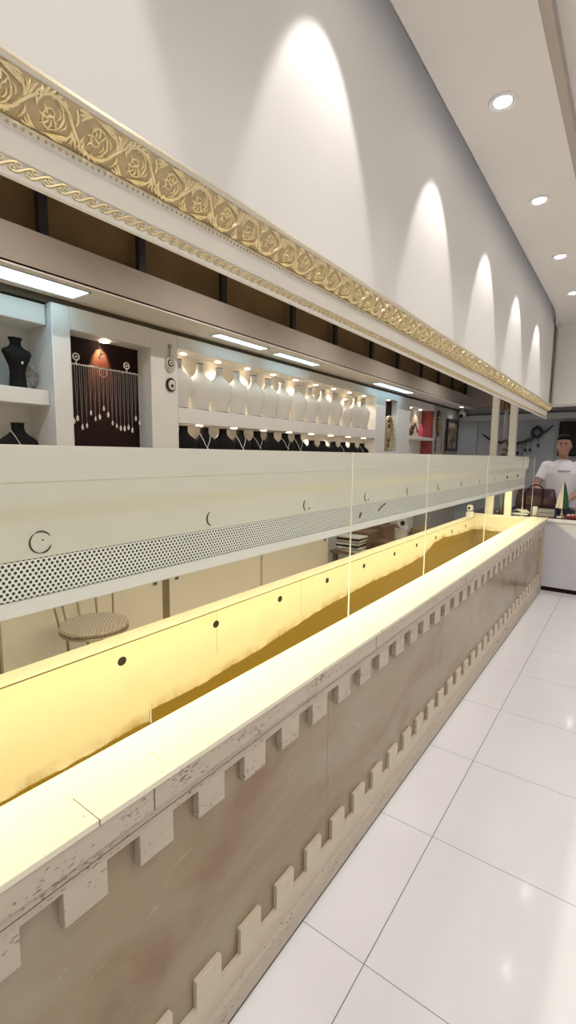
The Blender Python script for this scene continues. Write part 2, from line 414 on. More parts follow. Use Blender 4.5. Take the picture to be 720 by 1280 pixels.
for i, (x, y) in enumerate([(-.55, 6.85), (-.5, 8.1), (.6, 7.3), (1.6, 7.3), (.6, 8.6), (-.4, 9.4)]):
    put_down(x, y, 2.52, 'round recessed downlight in the low ceiling behind the white return counter, %s' % ORDN[i], 9, 130, .6, (1, .93, .9), group='downlights of the low back ceiling')
put_down(-2.79, 9.5, 2.49, 'bright little downlight at the far end of the beam soffit', 3, 130, .6, group=None)

for i, y in enumerate((-.4, 1.0, 2.6, 4.2, 5.8, 7.6)):  # hidden downlights added to brighten the staff side
    put_down(-1.9, y, 3.15, 'hidden downlight added as fill high above the staff aisle, %s from the front' % ORDN[i], 36, 150, .6, (1, .93, .85), group='added fill downlights above the staff aisle')

# glowing panels standing in for bluish reflections on the soffit above the display wall
for i, (y0, y1, xa, xb, nm) in enumerate([(.7, 1.72, -2.95, -2.75, 'longest one, nearest'), (2.86, 3.50, -2.89, -2.78, 'second, above the first white busts'), (3.70, 4.42, -2.91, -2.80, 'third, above the middle white busts'), (5.9, 7.1, -2.93, -2.80, 'farthest, above the tall gold clock')]):
    t = thing('reflection_panel', 'pale blue glowing panel standing in for a reflection on the soffit, ' + nm, 'ceiling light', ((xa+xb)/2, (y0+y1)/2, 2.485), 'reflection panels of the soffit')
    bm = NB(); w = .008
    for a in ((xa, xa+w, y0, y1), (xb-w, xb, y0, y1), (xa, xb, y0, y0+w), (xa, xb, y1-w, y1)): box(bm, *a, 2.484, 2.4895)
    obj('frame', bm, mat('soffit_frame', (.62, .58, .54), .6, noise=.02), t)
    obj('glow_face', box(NB(), xa+w, xb-w, y0+w, y1-w, 2.486, 2.489), reflection_blue, t)

# ------------------------------------------------------------------ cornice
t = thing('cornice', 'cream cornice with gold acanthus scrollwork and a gold rope band along the bulkhead', 'cornice', (-.84, 1.7, 1.95))
prof = [(-.868, 2.100), (-.780, 2.100), (-.778, 2.094), (-.783, 2.090), (-.786, 2.088)]
W0, W1 = Vector((-.786, 2.088)), Vector((-.827, 2.037))
def cove(tt):                    # slight ogee bulge
    p = W0.lerp(W1, tt); nrm = Vector((W0.y-W1.y, -(W0.x-W1.x))).normalized()
    return p + nrm*(.010*math.sin(PI*tt)), nrm
for i in range(9): prof.append(tuple(cove(i/8)[0]))
prof += [(-.823, 2.034), (-.823, 2.029), (-.829, 2.026), (-.831, 2.022), (-.831, 1.985), (-.827, 1.983), (-.827, 1.981), (-.832, 1.979), (-.832, 1.960), (-.827, 1.958), (-.8275, 1.953), (-.829, 1.951), (-.838, 1.951), (-.838, 2.0), (-.868, 2.0)]
CY0, CY1 = -1.2, 6.0
obj('cornice_body', extr(NB(), prof, CY0, CY1), cream_trim, t)
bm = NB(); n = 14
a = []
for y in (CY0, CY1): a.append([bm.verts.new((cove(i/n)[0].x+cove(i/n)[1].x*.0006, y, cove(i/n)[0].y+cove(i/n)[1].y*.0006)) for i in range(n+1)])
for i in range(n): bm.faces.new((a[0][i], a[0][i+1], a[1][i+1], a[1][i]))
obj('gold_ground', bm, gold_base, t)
bm = NB(); box(bm, -.8, -.7785, CY0, CY1, 2.0925, 2.0965); box(bm, -.83, -.8222, CY0, CY1, 2.0305, 2.0325)
obj('gold_fillet', bm, gold, t)
def ridge(bm, pts, wid, hei, surf):
    rows = []
    for i, (s, q) in enumerate(pts):
        a = pts[max(i-1, 0)]; b = pts[min(i+1, len(pts)-1)]
        dx, dy = b[0]-a[0], b[1]-a[1]; l = math.hypot(dx, dy) or 1; nx, ny = -dy/l, dx/l
        f = i/(len(pts)-1); w = wid(f)/2; h = hei(f)
        rows.append([bm.verts.new(surf(s+nx*w*k, q+ny*w*k, hh)) for k, hh in ((-1, .0002), (-.45, h), (.45, h), (1, .0002))])
    for a, b in zip(rows, rows[1:]):
        for k in range(3): bm.faces.new((a[k], a[k+1], b[k+1], b[k]))
WL = (W0-W1).length
def s_cove(s, q, h):
    tt = min(max(q/WL, 0), 1); p, nr = cove(tt); return (p.x+nr.x*h, s, p.y+nr.y*h)
def bez(p0, p1, p2, n=7):
    return [((1-u)**2*p0[0]+2*(1-u)*u*p1[0]+u*u*p2[0], (1-u)**2*p0[1]+2*(1-u)*u*p1[1]+u*u*p2[1]) for u in [i/n for i in range(n+1)]]
bm = NB(); U = .080; H = WL
nun = int((CY1-CY0)/U)
for j in range(nun):
    y0 = CY0+j*U; fl = j % 2; near = y0 < 3.2
    def P(s, q): return (y0+s*U, (q if fl == 0 else 1-q)*H)
    def fr(pts, w, h): ridge(bm, [P(*p) for p in pts], lambda f: w*1.15*(abs(math.sin(PI*min(1, .12+f*.88)))**.7+.05), lambda f: h*1.25*(.35+.65*math.sin(PI*f)), s_cove)
    # volute
    sp = []
    for i in range(19 if near else 12):
        f = i/(18 if near else 11); ang = -PI*.9+f*PI*3.0; rr = (.40*(1-f)+.06)
        sp.append((.5+rr*math.cos(ang)*.72, .52+rr*math.sin(ang)))
    ridge(bm, [P(*p) for p in sp], lambda f: .0065*(1-f*.5), lambda f: .0042*(1-.4*f), s_cove)
    fr(bez((-.28, .95), (-.05, .35), (.35, .13)), .0075, .0045)
    fr(bez((.30, .12), (.75, .02), (.95, .45)), .0085, .005)
    for k in range(5):
        f = k/4
        fr(bez((.02+f*.45, .42-.28*math.sin(f*PI*.7)), (.08+f*.5, .12-.08*f), (.20+f*.62, .05+.10*f), 5), .006, .0042)
    for k in range(4 if near else 2):
        f = k/3
        fr(bez((.95, .48+f*.1), (1.0+f*.05, .75), (.78-f*.12+.3*(k % 2), .97-.05*f), 5), .006, .004)
    if near:
        for k in range(3):
            fr(bez((.62+k*.1, .3+k*.1), (.72+k*.06, .42+k*.1), (.62+k*.04, .56+k*.08), 4), .0045, .003)
        fr(bez((.42, .62), (.5, .42), (.6, .58), 5), .006, .004)
        fr(bez((.98, .1), (1.06, .3), (1.0, .46), 4), .006, .004)
        for k in range(7):       # acanthus fingers fanning off the outside of the volute
            a = -PI*.95+k*.36; r0, r1 = .40, .62
            fr([(.5+.72*(r0+(r1-r0)*u)*math.cos(a+u*.55), .52+(r0+(r1-r0)*u*.8)*math.sin(a+u*.55)) for u in (0, .25, .5, .75, 1)], .0055, .0045)
        for k in range(5):
            a = .2+k*.75; fr([(.5+.72*u*math.cos(a+u*2), .52+u*math.sin(a+u*2)) for u in (.08, .14, .2, .27, .33)], .005, .0035)
    for k in range(3):
        fr(bez((.9+k*.05, .92-k*.1), (.75-k*.03, .98-k*.05), (.55-k*.08, .93+k*.015), 4), .006, .004)
        fr(bez((.04+k*.03, .92-k*.1), (.16, .98-k*.04), (.30+k*.04, .96), 4), .006, .004)
obj('acanthus_scrolls', bm, gold, t)
bm = NB(); U2 = .0265; ZR0, ZR1 = 1.9605, 1.979
def s_flat(s, q, h): return (-.832+h, s, ZR0+q)
for j in range(int((CY1-CY0)/U2)):
    y0 = CY0+j*U2; hh = ZR1-ZR0
    n = 7 if y0 < 3 else 4
    ridge(bm, [(y0+(i/n)*U2*1.35, hh*(.5-.5*math.cos(PI*i/n))*.86+hh*.07) for i in range(n+1)], lambda f: .0058, lambda f: .0032, s_flat)
    if y0 < 3.5:
        for c, q in ((.35, .72), (1.0, .28)):
            ridge(bm, [(y0+U2*c+.0045*math.cos(a), hh*q+.0035*math.sin(a)) for a in [PI*2*i/7 for i in range(7)]], lambda f: .0024, lambda f: .0026, s_flat)
obj('rope_band', bm, gold, t)
bm = NB()
for j in range(int((CY1-CY0)/.012)):
    y = CY0+j*.012
    if y < 3.0: bmesh.ops.create_icosphere(bm, subdivisions=1, radius=.0028, matrix=Matrix.Translation((-.8235, y, 2.0265)))
    
obj('bead_row', bm, gold_base, t)

# ------------------------------------------------------------------ upper light box over the counter
BX = -1.0
LY0, LY1 = -1.2, 5.97
t = thing('lighting_canopy', 'long cream light box hanging above the stone counter trough', 'light box', (-1.15, 2.4, 1.18))
prof = [(-1.30, 1.535), (-.972, 1.535), (-.970, 1.531), (-.970, 1.462), (-.973, 1.459), (-.973, 1.425)]
for i in range(7):
    f = i/6; prof.append((-.973-.027*(.5-.5*math.cos(f*PI)), 1.425-.06*f))
prof += [(-1.0, 1.305), (-1.0, 1.30), (-1.004, 1.299), (-1.004, 1.217), (-.998, 1.216), (-.997, 1.186), (-1.0, 1.183), (-1.06, 1.183), (-1.06, 1.20), (-1.24, 1.20), (-1.24, 1.183), (-1.30, 1.183)]
obj('housing', extr(NB(), prof, LY0, LY1), lacquer, t)
obj('perforated_strip', box(NB(), -1.004, -1.001, LY0, LY1-.06, 1.2175, 1.2985), perf, t)
obj('lower_lip', bev(box(NB(), -1.003, -.9955, LY0, LY1-.004, 1.184, 1.2165), .002), white_lacq, t)
for i in range(11):
    y = .488+.503*i
    bm = NB(); r = .021 if i else .023
    arcs = [(2.2, 4.6), (4.62, 5.9), (.5, 2.1)] if i == 0 else [(1.9+.25*R.random(), 4.5+.5*R.random())]
    if i in (2, 3, 5): arcs.append((5.3, 5.8))
    for a0, a1 in arcs:
        m = 14
        tube(bm, [(BX+.0006, y+r*math.cos(a0+(a1-a0)*k/m), 1.332+r*math.sin(a0+(a1-a0)*k/m)) for k in range(m+1)], [(.0022 if i == 0 else .0027)*(.35+.65*math.sin(PI*k/m)) for k in range(m+1)], 5)
    if i % 2 == 0: tube(bm, [(BX+.0005, y+.002, 1.337), (BX+.0005, y+.006, 1.336)], .0012, 5)
    if i > 8: ball(bm, (BX, y, 1.332), .012, 8)
    obj('spotlight_ring_mark', bm, dark_line, t)
bm = NB()
tube(bm, [(BX+.001, 2.13, 1.255), (BX+.001, 2.16, 1.27), (BX+.001, 2.21, 1.285)], .003, 5)

obj('scuff_mark', bm, dark_line, t)
obj('scuff_mark', tube(NB(), [(BX+.001, 1.93, 1.24), (BX+.001, 1.945, 1.262)], .005, 5), dark_line, t)
for (y0, y1) in [(LY0+.1, LY1-.1)]:
    obj('led_strip', box(NB(), -1.17, -1.11, y0, y1, 1.196, 1.1995), led_strip_m, t)
for yc in (.2, 3.6):
    a = add_light('AREA', (-1.14, yc+.0, 1.19), 25, (1, .86, .47), shape='RECTANGLE', size=.05, size_y=3.2)
    a.name = 'canopy_led'; a.rotation_euler = (0, 0, 0)
    a.location.y = (-.55+2.55)/2 if yc < 1 else 4.25

# ------------------------------------------------------------------ stone counter
CE = 5.98
t = thing('display_counter', 'long travertine clad jewellery counter with crenellated trim and a hollow lit trough', 'counter', (-1.15, 2.4, 0))
obj('marble_front', box(NB(), -.84, -.787, YN+.3, CE-.02, .02, .80), marble_m, t, smooth=False)
# ledge
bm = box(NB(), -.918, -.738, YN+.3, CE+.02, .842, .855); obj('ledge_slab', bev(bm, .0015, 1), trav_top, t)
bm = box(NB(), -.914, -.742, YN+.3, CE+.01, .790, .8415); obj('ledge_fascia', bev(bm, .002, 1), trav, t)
for y in (.44, 1.64, 2.9, 4.1): obj('slab_joint', box(NB(), -.83, -.7372, y-.0008, y+.0008, .8435, .8552), dark_line, t)
for y in (.565, 1.60, 2.8, 4.0): obj('fascia_joint', box(NB(), -.8, -.7412, y-.001, y+.001, .791, .8415), dark_line, t)
# upper crenellation hanging down (dentils), lower one standing up
pitch, wd = .1635, .0885
def crenel(y_first, y_last, zbase, zband, ztip, up):
    pr = []
    ys_ = []; y = y_first
    while y < y_last: ys_.append(y); y += pitch
    pr.append((YN+.3, zbase)); pr.append((YN+.3, zband))
    for y in ys_:
        pr += [(y, zband), (y, ztip), (y+wd, ztip), (y+wd, zband)]
    pr += [(CE-.03, zband), (CE-.03, zbase)]
    return pr
y0 = .381-pitch*17
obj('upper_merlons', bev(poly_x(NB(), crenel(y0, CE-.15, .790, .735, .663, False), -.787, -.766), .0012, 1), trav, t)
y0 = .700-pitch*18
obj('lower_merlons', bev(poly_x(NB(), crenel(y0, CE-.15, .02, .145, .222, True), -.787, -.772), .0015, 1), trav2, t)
bm = box(NB(), -.787, -.757, YN+.3, CE-.02, .016, .084); obj('skirting', bev(bm, .002, 1), trav, t)
bm = box(NB(), -.787, -.762, YN+.3, CE-.02, 0, .016); obj('toe_joint', bm, dark_line, t)
bm = NB(); box(bm, -.80, -.757, CE-.03, CE+.0, 0, .79); obj('end_stile', bev(bm, .002, 1), trav2, t)
# inner trough
obj('trough_inner_side', box(NB(), -.905, -.84, YN+.3, CE, .0, .79), lacquer, t)
obj('trough_floor', box(NB(), -1.5, -.905, YN+.3, CE-.1, .40, .42), trough_m, t)
obj('trough_end', box(NB(), -1.5, -.905, CE-.12, CE-.04, .0, .842), board_m, t)
obj('back_board', box(NB(), -1.575, -1.5, YN+.3, CE-.04, 0, .808), board_m, t)
bm = box(NB(), -1.582, -1.498, YN+.3, CE-.02, .8085, .8165); obj('back_board_cap', bev(bm, .002, 1), mat('yellowed_cream_cap', (.72, .66, .48), .5, noise=.06), t)
obj('cap_joint', box(NB(), -1.503, -1.4993, YN+.3, CE-.05, .8055, .8085), dark_line, t)
for i in range(11):
    y = [.51, 1.01, 1.507, 1.996, 2.487, 2.988, 3.52, 4.0, 4.5, 5.0, 5.5][i]
    bm = NB(); m = 20
    c = [bm.verts.new((-1.4992, y+.019*math.cos(2*PI*k/m), .744+.017*math.sin(2*PI*k/m))) for k in range(m)]
    d = [bm.verts.new((-1.502, y+.019*math.cos(2*PI*k/m), .744+.017*math.sin(2*PI*k/m))) for k in range(m)]
    bm.faces.new(c); [bm.faces.new((c[k], c[(k+1) % m], d[(k+1) % m], d[k])) for k in range(m)]
    obj('cable_hole', bm, dark, t)
bm = NB(); box(bm, -1.4985, -1.496, 1.128, 1.134, .44, .50); obj('tape_edge', bm, paper, t)

# glass panes with bright polished edges
gy = [-1.1, 1.68, 2.545, 3.85, 5.38, 5.95]
for i, (a, b) in enumerate(zip(gy, gy[1:])):
    nm = ['widest one nearest the camera', 'second from the camera between two bright edges', 'third from the camera', 'fourth from the camera', 'short one at the far end'][i]
    g = thing('glass_pane', 'upright clear glass pane on the stone ledge, ' + nm, 'glass', (-.908, (a+b)/2, .856), 'glass panes on the counter ledge')
    obj('pane', box(NB(), -.911, -.907, a+.004, b-.004, .856, 1.535), glass, g)
    if a > 1: obj('polished_edge', box(NB(), -.9115, -.9065, a, a+.004, .856, 1.535), edge_mat, g)
    if b > 5.3: obj('polished_edge', box(NB(), -.9115, -.9065, b-.004, b-.0005, .856, 1.535), edge_mat, g)

# white posts rising at the end of the counter, steel pole with a bracket between them
for i, (xc, w) in enumerate([(-1.365, .075), (-1.165, .075)]):
    bm = box(NB(), xc-w/2, xc+w/2, 5.975, 6.036, 0, 3.15)
    tag(obj('support_post', bev(bm, .004), lacquer), 'square cream post at the counter end, ' + ('left one of the pair' if i == 0 else 'right one of the pair'), 'post', 'posts at the counter end')
t = thing('steel_pole', 'slim grey steel pole with dark clamp block between the two cream posts', 'pole', (-1.30, 6.25, .84))
obj('shaft', tube(NB(), [(-1.30, 6.25, .848), (-1.30, 6.25, 3.149)], .022, 14), grey_pl, t)
bm = NB(); lathe(bm, [(.055, .8468), (.055, .858), (.03, .87)], 20, -1.30, 6.25); obj('base', bm, grey_pl, t)
bm = NB(); box(bm, -1.39, -1.21, 6.22, 6.28, 2.1, 2.22)
for k in range(4): box(bm, -1.39+k*.045, -1.37+k*.045, 6.205, 6.225, 2.1, 2.22)
obj('clamp_block', bev(bm, .004), wood, t)
bm = NB()
for z, r in ((1.72, .034), (1.62, .028), (1.56, .036)): ball(bm, (-1.30, 6.25, z), (r, r, r*.8), 12)
obj('collar', bm, bronze, t)

# ------------------------------------------------------------------ display wall (left)
FX = -3.0
def colm(n, y0, y1, x0=XW, z0=0, z1=2.45, x1=FX, m=shelf_mat):
    struct('trim_%d' % n, bev(box(NB(), x0+.001, x1, y0, y1, z0, z1), .004, 1), m)
colm(9, 1.60, 1.72); colm(10, 2.35, 2.61)
struct('trim_11', box(NB(), XW+.001, FX, 1.72, 2.35, 2.31, 2.45), shelf_mat)
struct('trim_12', box(NB(), XW+.001, FX, 2.61, 6.20, 2.355, 2.45), shelf_mat)
colm(13, 6.20, 6.52); colm(14, 6.95, 7.45)
struct('trim_15', box(NB(), XW+.001, FX, 6.52, 6.95, 2.36, 2.45), shelf_mat)
struct('trim_16', box(NB(), XW+.001, FX, 7.45, 8.60, 2.34, 2.45), shelf_mat)
colm(17, 8.60, 10.04, x1=-2.995, m=mat('warm_grey_wall', (.46, .42, .38), .7, noise=.06))
struct('trim_18', box(NB(), XW+.001, -3.03, YN, YF, 2.45, 2.49), dark_line)     # dark strip paints in the shade of the gap
struct('trim_19', box(NB(), XW+.001, -3.2, 2.61, 8.6, 1.2, 2.355), mat('bay_back_paint', (.80, .76, .70), .6, noise=.02))
# cabinets below
def cabinet(y0, y1, name, hy=None):
    t = thing('base_cabinet', name, 'cabinet', ((FX+XW)/2, (y0+y1)/2, 0), 'cream cabinets under the display wall')
    obj('carcass', box(NB(), XW+.002, FX+.0, y0, y1, .0, 1.15), cab_mat, t)
    d = obj('door', bev(box(NB(), FX+.001, FX+.02, y0+.004, y1-.004, .06, 1.13), .003, 1), cab_mat, t)
    if hy:
        bm = NB(); box(bm, FX+.02, FX+.026, hy-.02, hy+.02, .49, .525)
        h = obj('latch', bev(bm, .002, 1), grey_pl, d)
        h2 = obj('latch_knob', box(NB(), FX+.026, FX+.034, hy-.008, hy+.008, .50, .515), bronze, h)
        h2.parent = d
for i, (a, b, hy, nm) in enumerate([(-1.2, .35, None, 'plain cream cabinet door left of the round seat, outside the view'), (.36, 1.18, None, 'cream cabinet door at the left edge behind the round seat'), (1.19, 2.40, 2.32, 'cream cabinet door behind the round seat with latch at its right'), (2.465, 3.64, 2.54, 'cream cabinet door right of the brown upright with latch at its left'), (3.66, 4.95, 4.86, 'farthest cream cabinet door beside the stacked magazines')]):
    cabinet(a, b, nm, hy)
struct('trim_20', box(NB(), XW+.001, FX+.012, 2.402, 2.463, 0, 1.15), mat('brown_upright', (.26, .19, .10), .6, noise=.1))
# shelves
def shelf(y0, y1, ztop, th, x1, label, x0=-3.2):
    t = thing('wall_shelf', label, 'shelf', ((x0+x1)/2, (y0+y1)/2, ztop-th))
    obj('board', bev(box(NB(), x0, x1, y0, y1, ztop-th, ztop), .003, 1), shelf_mat, t); return t
shelf(-.2, 1.595, 2.44, .125, -3.06, 'thick white floating shelf close under the soffit at far left', XW+.001)
s = shelf(-.2, 1.595, 1.915, .095, -3.06, 'thick white floating shelf carrying black torso busts at far left', XW+.001)
s = shelf(-.2, 1.595, 1.46, .05, -3.06, 'low white shelf carrying shoulder busts at far left', XW+.001)
s2 = shelf(2.612, 6.198, 1.895, .125, -3.002, 'long white shelf carrying the row of ivory busts')
shelf(2.612, 6.198, 1.50, .05, -3.002, 'long low white shelf carrying the row of black busts')
pk = None
for i in range(8):
    y = 2.9+i*.44; bm = NB()
    o = obj('puck_light', lathe(NB(), [(.03, 1.7695), (.032, 1.765), (.02, 1.763), (.001, 1.7625)], 16, -3.07, y), warm_lit, s2)
# spots inside the bays
def warm_spot(x, y, z, e, size=110, col=(1, .82, .58)):
    s = add_light('SPOT', (x, y, z), e, col, spot_size=math.radians(size), spot_blend=.5, shadow_soft_size=.015); s.name = 'bay_spot'
def bay_spot(y, x, z, e, label, grp='little spotlights under the display wall header'):
    warm_spot(x, y, z-.012, e)
    o = tag(obj('bay_spotlight', lathe(NB(), [(.024, z-.0005), (.026, z-.006), (.014, z-.008), (.001, z-.0085)], 16, x, y), warm_lit), label, 'ceiling light', grp)
for i in range(9): bay_spot(2.78+i*.41, -3.13, 2.355, 4.5, 'tiny warm spotlight above the ivory busts, %s from the left' % ORDN[i])
for i, y in enumerate((2.83, 3.3, 4.75, 5.2, 5.75)): warm_spot(-3.14, y, 1.755, 2.2)

# bust makers (face +X)
def white_bust():
    t = thing('jewellery_bust', 'x', 'display bust', (0, 0, 0), 'ivory busts on the upper shelf')
    secs = [(0, 0, 0, .030, .070), (.0, 0, .02, .032, .073), (.002, 0, .07, .036, .082), (.005, 0, .13, .040, .098), (.007, 0, .18, .042, .110), (.006, 0, .215, .041, .116), (.004, 0, .238, .038, .113), (.001, 0, .256, .035, .098), (-.003, 0, .274, .031, .074), (-.006, 0, .292, .028, .053), (-.008, 0, .312, .026, .038), (-.009, 0, .335, .025, .031), (-.009, 0, .36, .025, .029), (-.009, 0, .385, .027, .031)]
    a = obj('torso', loft(NB(), secs, 28, 2.3), ivory, t)
    b = obj('neck_cap', loft(NB(), [(-.009, 0, .385, .028, .033), (-.009, 0, .392, .027, .032)], 24), bronze, t)
    c = obj('plinth', loft(NB(), [(0, 0, -.0, .040, .078), (0, 0, .005, .040, .078)], 24, 3), bronze, t)
    kid(t, a, b, c); return t
def black_bust():
    t = thing('shoulder_bust', 'x', 'display bust', (0, 0, 0), 'black busts on the lower shelf')
    secs = [(0, 0, 0, .042, .100), (0, 0, .03, .042, .106), (0, 0, .08, .041, .112), (-.002, 0, .115, .039, .112), (-.004, 0, .140, .036, .104), (-.007, 0, .158, .033, .084), (-.010, 0, .176, .031, .060), (-.013, 0, .194, .029, .043), (-.014, 0, .212, .028, .037), (-.014, 0, .235, .028, .036), (-.014, 0, .25, .030, .040)]
    a = obj('torso', loft(NB(), secs, 28, 2.4), black_vel, t); kid(t, a)
    c = obj('neck_rim', loft(NB(), [(-.014, 0, .250, .031, .039), (-.014, 0, .2535, .029, .037)], 24), bronze, t); kid(t, c); return t
wy = [2.667, 2.907, 3.141, 3.368, 3.62, 3.84, 4.077, 4.365, 4.608, 4.885, 5.171, 5.45, 5.70, 5.93]
wb = white_bust()
for i, y in enumerate(wy):
    z = 1.896
    lab = 'ivory leatherette necklace bust, %s from the left on the upper shelf' % ORDN[i]
    rz = -.42+.07*math.sin(i*2.1)
    if i == 0: wb.location = (-3.06, y, z); wb['label'] = lab; wb.rotation_euler.z = rz; o = wb
    else: o = dup(wb, (-3.06, y, z), lab, rz=rz)
    if i == 11: o.scale = (.9, .8, .85)
# pendants pinned on the white busts
pd0 = None
for i, y in enumerate(wy):
    lab = 'small dark brooch pinned to the %s ivory bust from the left' % ORDN[i]
    if pd0 is None:
        bm = NB(); ball(bm, (0, 0, 0), (.005, .009, .013), 10); ball(bm, (0, 0, .018), (.004, .006, .006), 8)
        pd0 = tag(obj('brooch', bm, bronze), lab, 'brooch', 'brooches on the ivory busts'); pd0.location = (-3.012, y+.05, 2.105)
    else: dup(pd0, (-3.013, y+.045, 2.09), lab)
bb = black_bust()
bys = [2.712, 2.951, 3.185, 3.418, 3.672, 3.885, 4.138, 4.378, 4.664, 4.908, 5.154, 5.401, 5.661, 5.93]
for i, y in enumerate(bys):
    lab = 'black velvet shoulder bust, %s from the left on the lower shelf' % ORDN[i]
    if i == 0: bb.location = (-3.055, y, 1.501); bb['label'] = lab; o = bb
    else: o = dup(bb, (-3.055, y, 1.501), lab)
    o.rotation_euler.z = -.32+.06*math.sin(i*3.3)
    if i > 7: o.scale = (1, .95, .77)
# silver necklaces draped on the black busts
def drape(label, cx, cy, cz, w=.045, drop=.11, xo=.038, th=.0022, grp='necklaces worn by the black busts', zs=1, rz=0):
    t = thing('necklace', label, 'necklace', (cx, cy, cz), grp)
    bm = NB(); pts = []
    for k in range(17):
        f = k/16*2-1; u = 1-abs(f)**1.25
        pts.append((cx-.012+(.030+(xo-.026)*min(1, u*2.2))*max(.55, 1-.5*abs(f)**3), cy+w*f, cz+.198*zs-drop*u))
    tube(bm, pts, th, 6); obj('chain', bm, silver, t)
    bm = NB(); ball(bm, (cx+xo+.006, cy, cz+.198*zs-drop-.008), (.004, .007, .010), 10); obj('pendant', bm, silver, t)
    t.rotation_euler.z = rz
for i in (1, 3, 4, 6, 7, 11, 13):
    drape('silver chain on the %s black velvet bust from the left' % ORDN[i], -3.055, bys[i], 1.501, .05, .10+.02*(i % 2), .047, .0036 if i in (1, 3) else .0026, zs=(.77 if i > 7 else 1), rz=-.32)

# left bay: black hourglass torsos and shoulder busts
def hourglass(label, y, s=1.0):
    t = thing('torso_bust', label, 'display bust', (-3.13, y, 1.916), 'black torso busts at far left')
    secs = [(0, 0, 0, .040, .052), (0, 0, .02, .038, .050), (0, 0, .09, .036, .044), (.003, 0, .13, .040, .050), (.006, 0, .17, .046, .068), (.004, 0, .20, .044, .082), (0, 0, .218, .040, .086), (-.004, 0, .232, .034, .072), (-.008, 0, .246, .028, .044), (-.01, 0, .262, .025, .031), (-.01, 0, .285, .026, .032), (-.01, 0, .30, .030, .042), (-.01, 0, .303, .028, .038)]
    secs = [(a-3.13, b+y, c*s+1.916, d, e) for a, b, c, d, e in secs]
    obj('torso', loft(NB(), secs, 28, 2.2), black_vel, t)
hourglass('black velvet hourglass torso bust with a silver pendant beside the niche', 1.44)
hourglass('black torso bust cut off by the left edge of the picture', 1.23)
drape('silver pendant necklace on the black hourglass torso at far left', -3.13, 1.45, 1.916+.055, .04, .095, .04, .002, None)
for i, y in enumerate((1.42, 1.13, .8)):
    o = dup(bb, (-3.12, y, 1.461), 'black shoulder bust on the low shelf at far left, %s from the niche' % ORDN[i], 'black busts at far left'); o.scale = (1, 1, .96)
drape('silver chain with a small stone on the black bust nearest the left niche', -3.12, 1.42, 1.461, .05, .1, .045, .002, None)
warm_spot(-3.15, 1.15, 1.80, 2.2)
bm = NB()
ball(bm, (0, 0, 0), (.012, .07, .085), 14)
for k in range(70):
    a, b = R.random()*2*PI, R.random()
    ball(bm, (.012, .065*math.cos(a)*b, .08*math.sin(a)*b), .006, 6)
o = tag(obj('beaded_ornament', bm, mat('grey_beads', (.42, .40, .38), .6, noise=.4, nscale=80)), 'grey beaded ornament leaning behind the black torso bust', 'ornament'); o.location = (-3.20, 1.53, 2.02)

# niche with black panel, rail and hanging necklaces
t = thing('necklace_niche', 'black backed display niche with a horizontal chrome rail', 'display niche', (-3.1, 2.035, 1.2))
obj('back_panel', box(NB(), -3.22, -3.16, 1.721, 2.349, 1.2, 2.309), black, t)
obj('bottom_board', box(NB(), -3.16, FX-.002, 1.721, 2.349, 1.2, 1.5), black, t)
obj('rail', tube(NB(), [(-3.10, 1.722, 2.115), (-3.10, 2.348, 2.115)], .006, 10), chrome, t)
bm = NB()
for y in (1.81, 2.205):
    tube(bm, [(-3.10, y+.022*math.cos(a), 2.165+.022*math.sin(a)) for a in [2*PI*k/16 for k in range(16)]], .005, 6, closed=True)
    ball(bm, (-3.10, y, 2.165), .008, 8)
    tube(bm, [(-3.10, y, 2.12), (-3.10, y, 2.145)], .004, 6)
    tube(bm, [(-3.10, y, 2.12), (-3.16, y, 2.12)], .004, 6)
obj('rosette_bracket', bm, silver, t)
obj('lamp', lathe(NB(), [(.03, 2.3085), (.032, 2.300), (.02, 2.297), (.001, 2.296)], 18, -3.10, 2.03), warm_lit, t)
s = add_light('SPOT', (-3.11, 2.03, 2.29), 40, (1, .50, .20), spot_size=math.radians(64), spot_blend=.5, shadow_soft_size=.015); s.name = 'niche_spot'; s.rotation_euler = (0, .5, 0)
lens = [.40, .38, .44, .43, .34, .38, .36, .30, .34, .40, .42, .43, .43, .42, .44, .35, .38, .30]
for i in range(17):
    y = 1.765+i*.0335; L_ = lens[i]-.03
    big = i == 0
    lab = ('silver chain necklace with a large round pendant, first from the left on the niche rail' if big else 'thin silver chain necklace with small pendant, %s from the left on the niche rail' % ORDN[i])
    t = thing('necklace', lab, 'necklace', (-3.10, y, 2.11-L_), 'necklaces on the niche rail')
    bm = NB(); zt = 2.122; w = .008
    tube(bm, [(-3.093, y-w, zt), (-3.090, y-w*.8, zt-L_*.5), (-3.091, y, zt-L_), (-3.090, y+w*.8, zt-L_*.5), (-3.093, y+w, zt), (-3.100, y, zt+.002), (-3.093, y-w, zt)], .0008, 5)
    obj('chain', bm, silver, t)
    bm = NB()
    if big: ball(bm, (-3.09, y, zt-L_-.018), (.004, .018, .022), 12)
    else:
        r = .008+.004*R.random(); ball(bm, (-3.09, y, zt-L_-r*1.6), (.004, r*.9, r*1.7), 10); ball(bm, (-3.09, y, zt-L_+.002), .004, 6)
    obj('pendant', bm, silver, t)
bm = NB(); tube(bm, [(-3.085, 1.98, 2.19), (-3.085, 1.99, 2.235), (-3.085, 1.975, 2.26)], .004, 6); ball(bm, (-3.085, 1.985, 2.185), .014, 10); ball(bm, (-3.085, 1.995, 2.215), .010, 8); tube(bm, [(-3.085, 1.975, 2.26), (-3.085, 1.975, 2.305)], .001, 4)
tag(obj('hanging_charm', bm, silver), 'silver charm hanging under the niche lamp', 'charm')
bm = NB(); tube(bm, [(-3.085, 2.0+.03*math.cos(a), 2.085+.03*math.sin(a)) for a in [2*PI*k/20 for k in range(20)]], .0018, 6, closed=True)
tag(obj('bangle', bm, silver), 'thin silver bangle hanging from the middle of the niche rail', 'bangle')

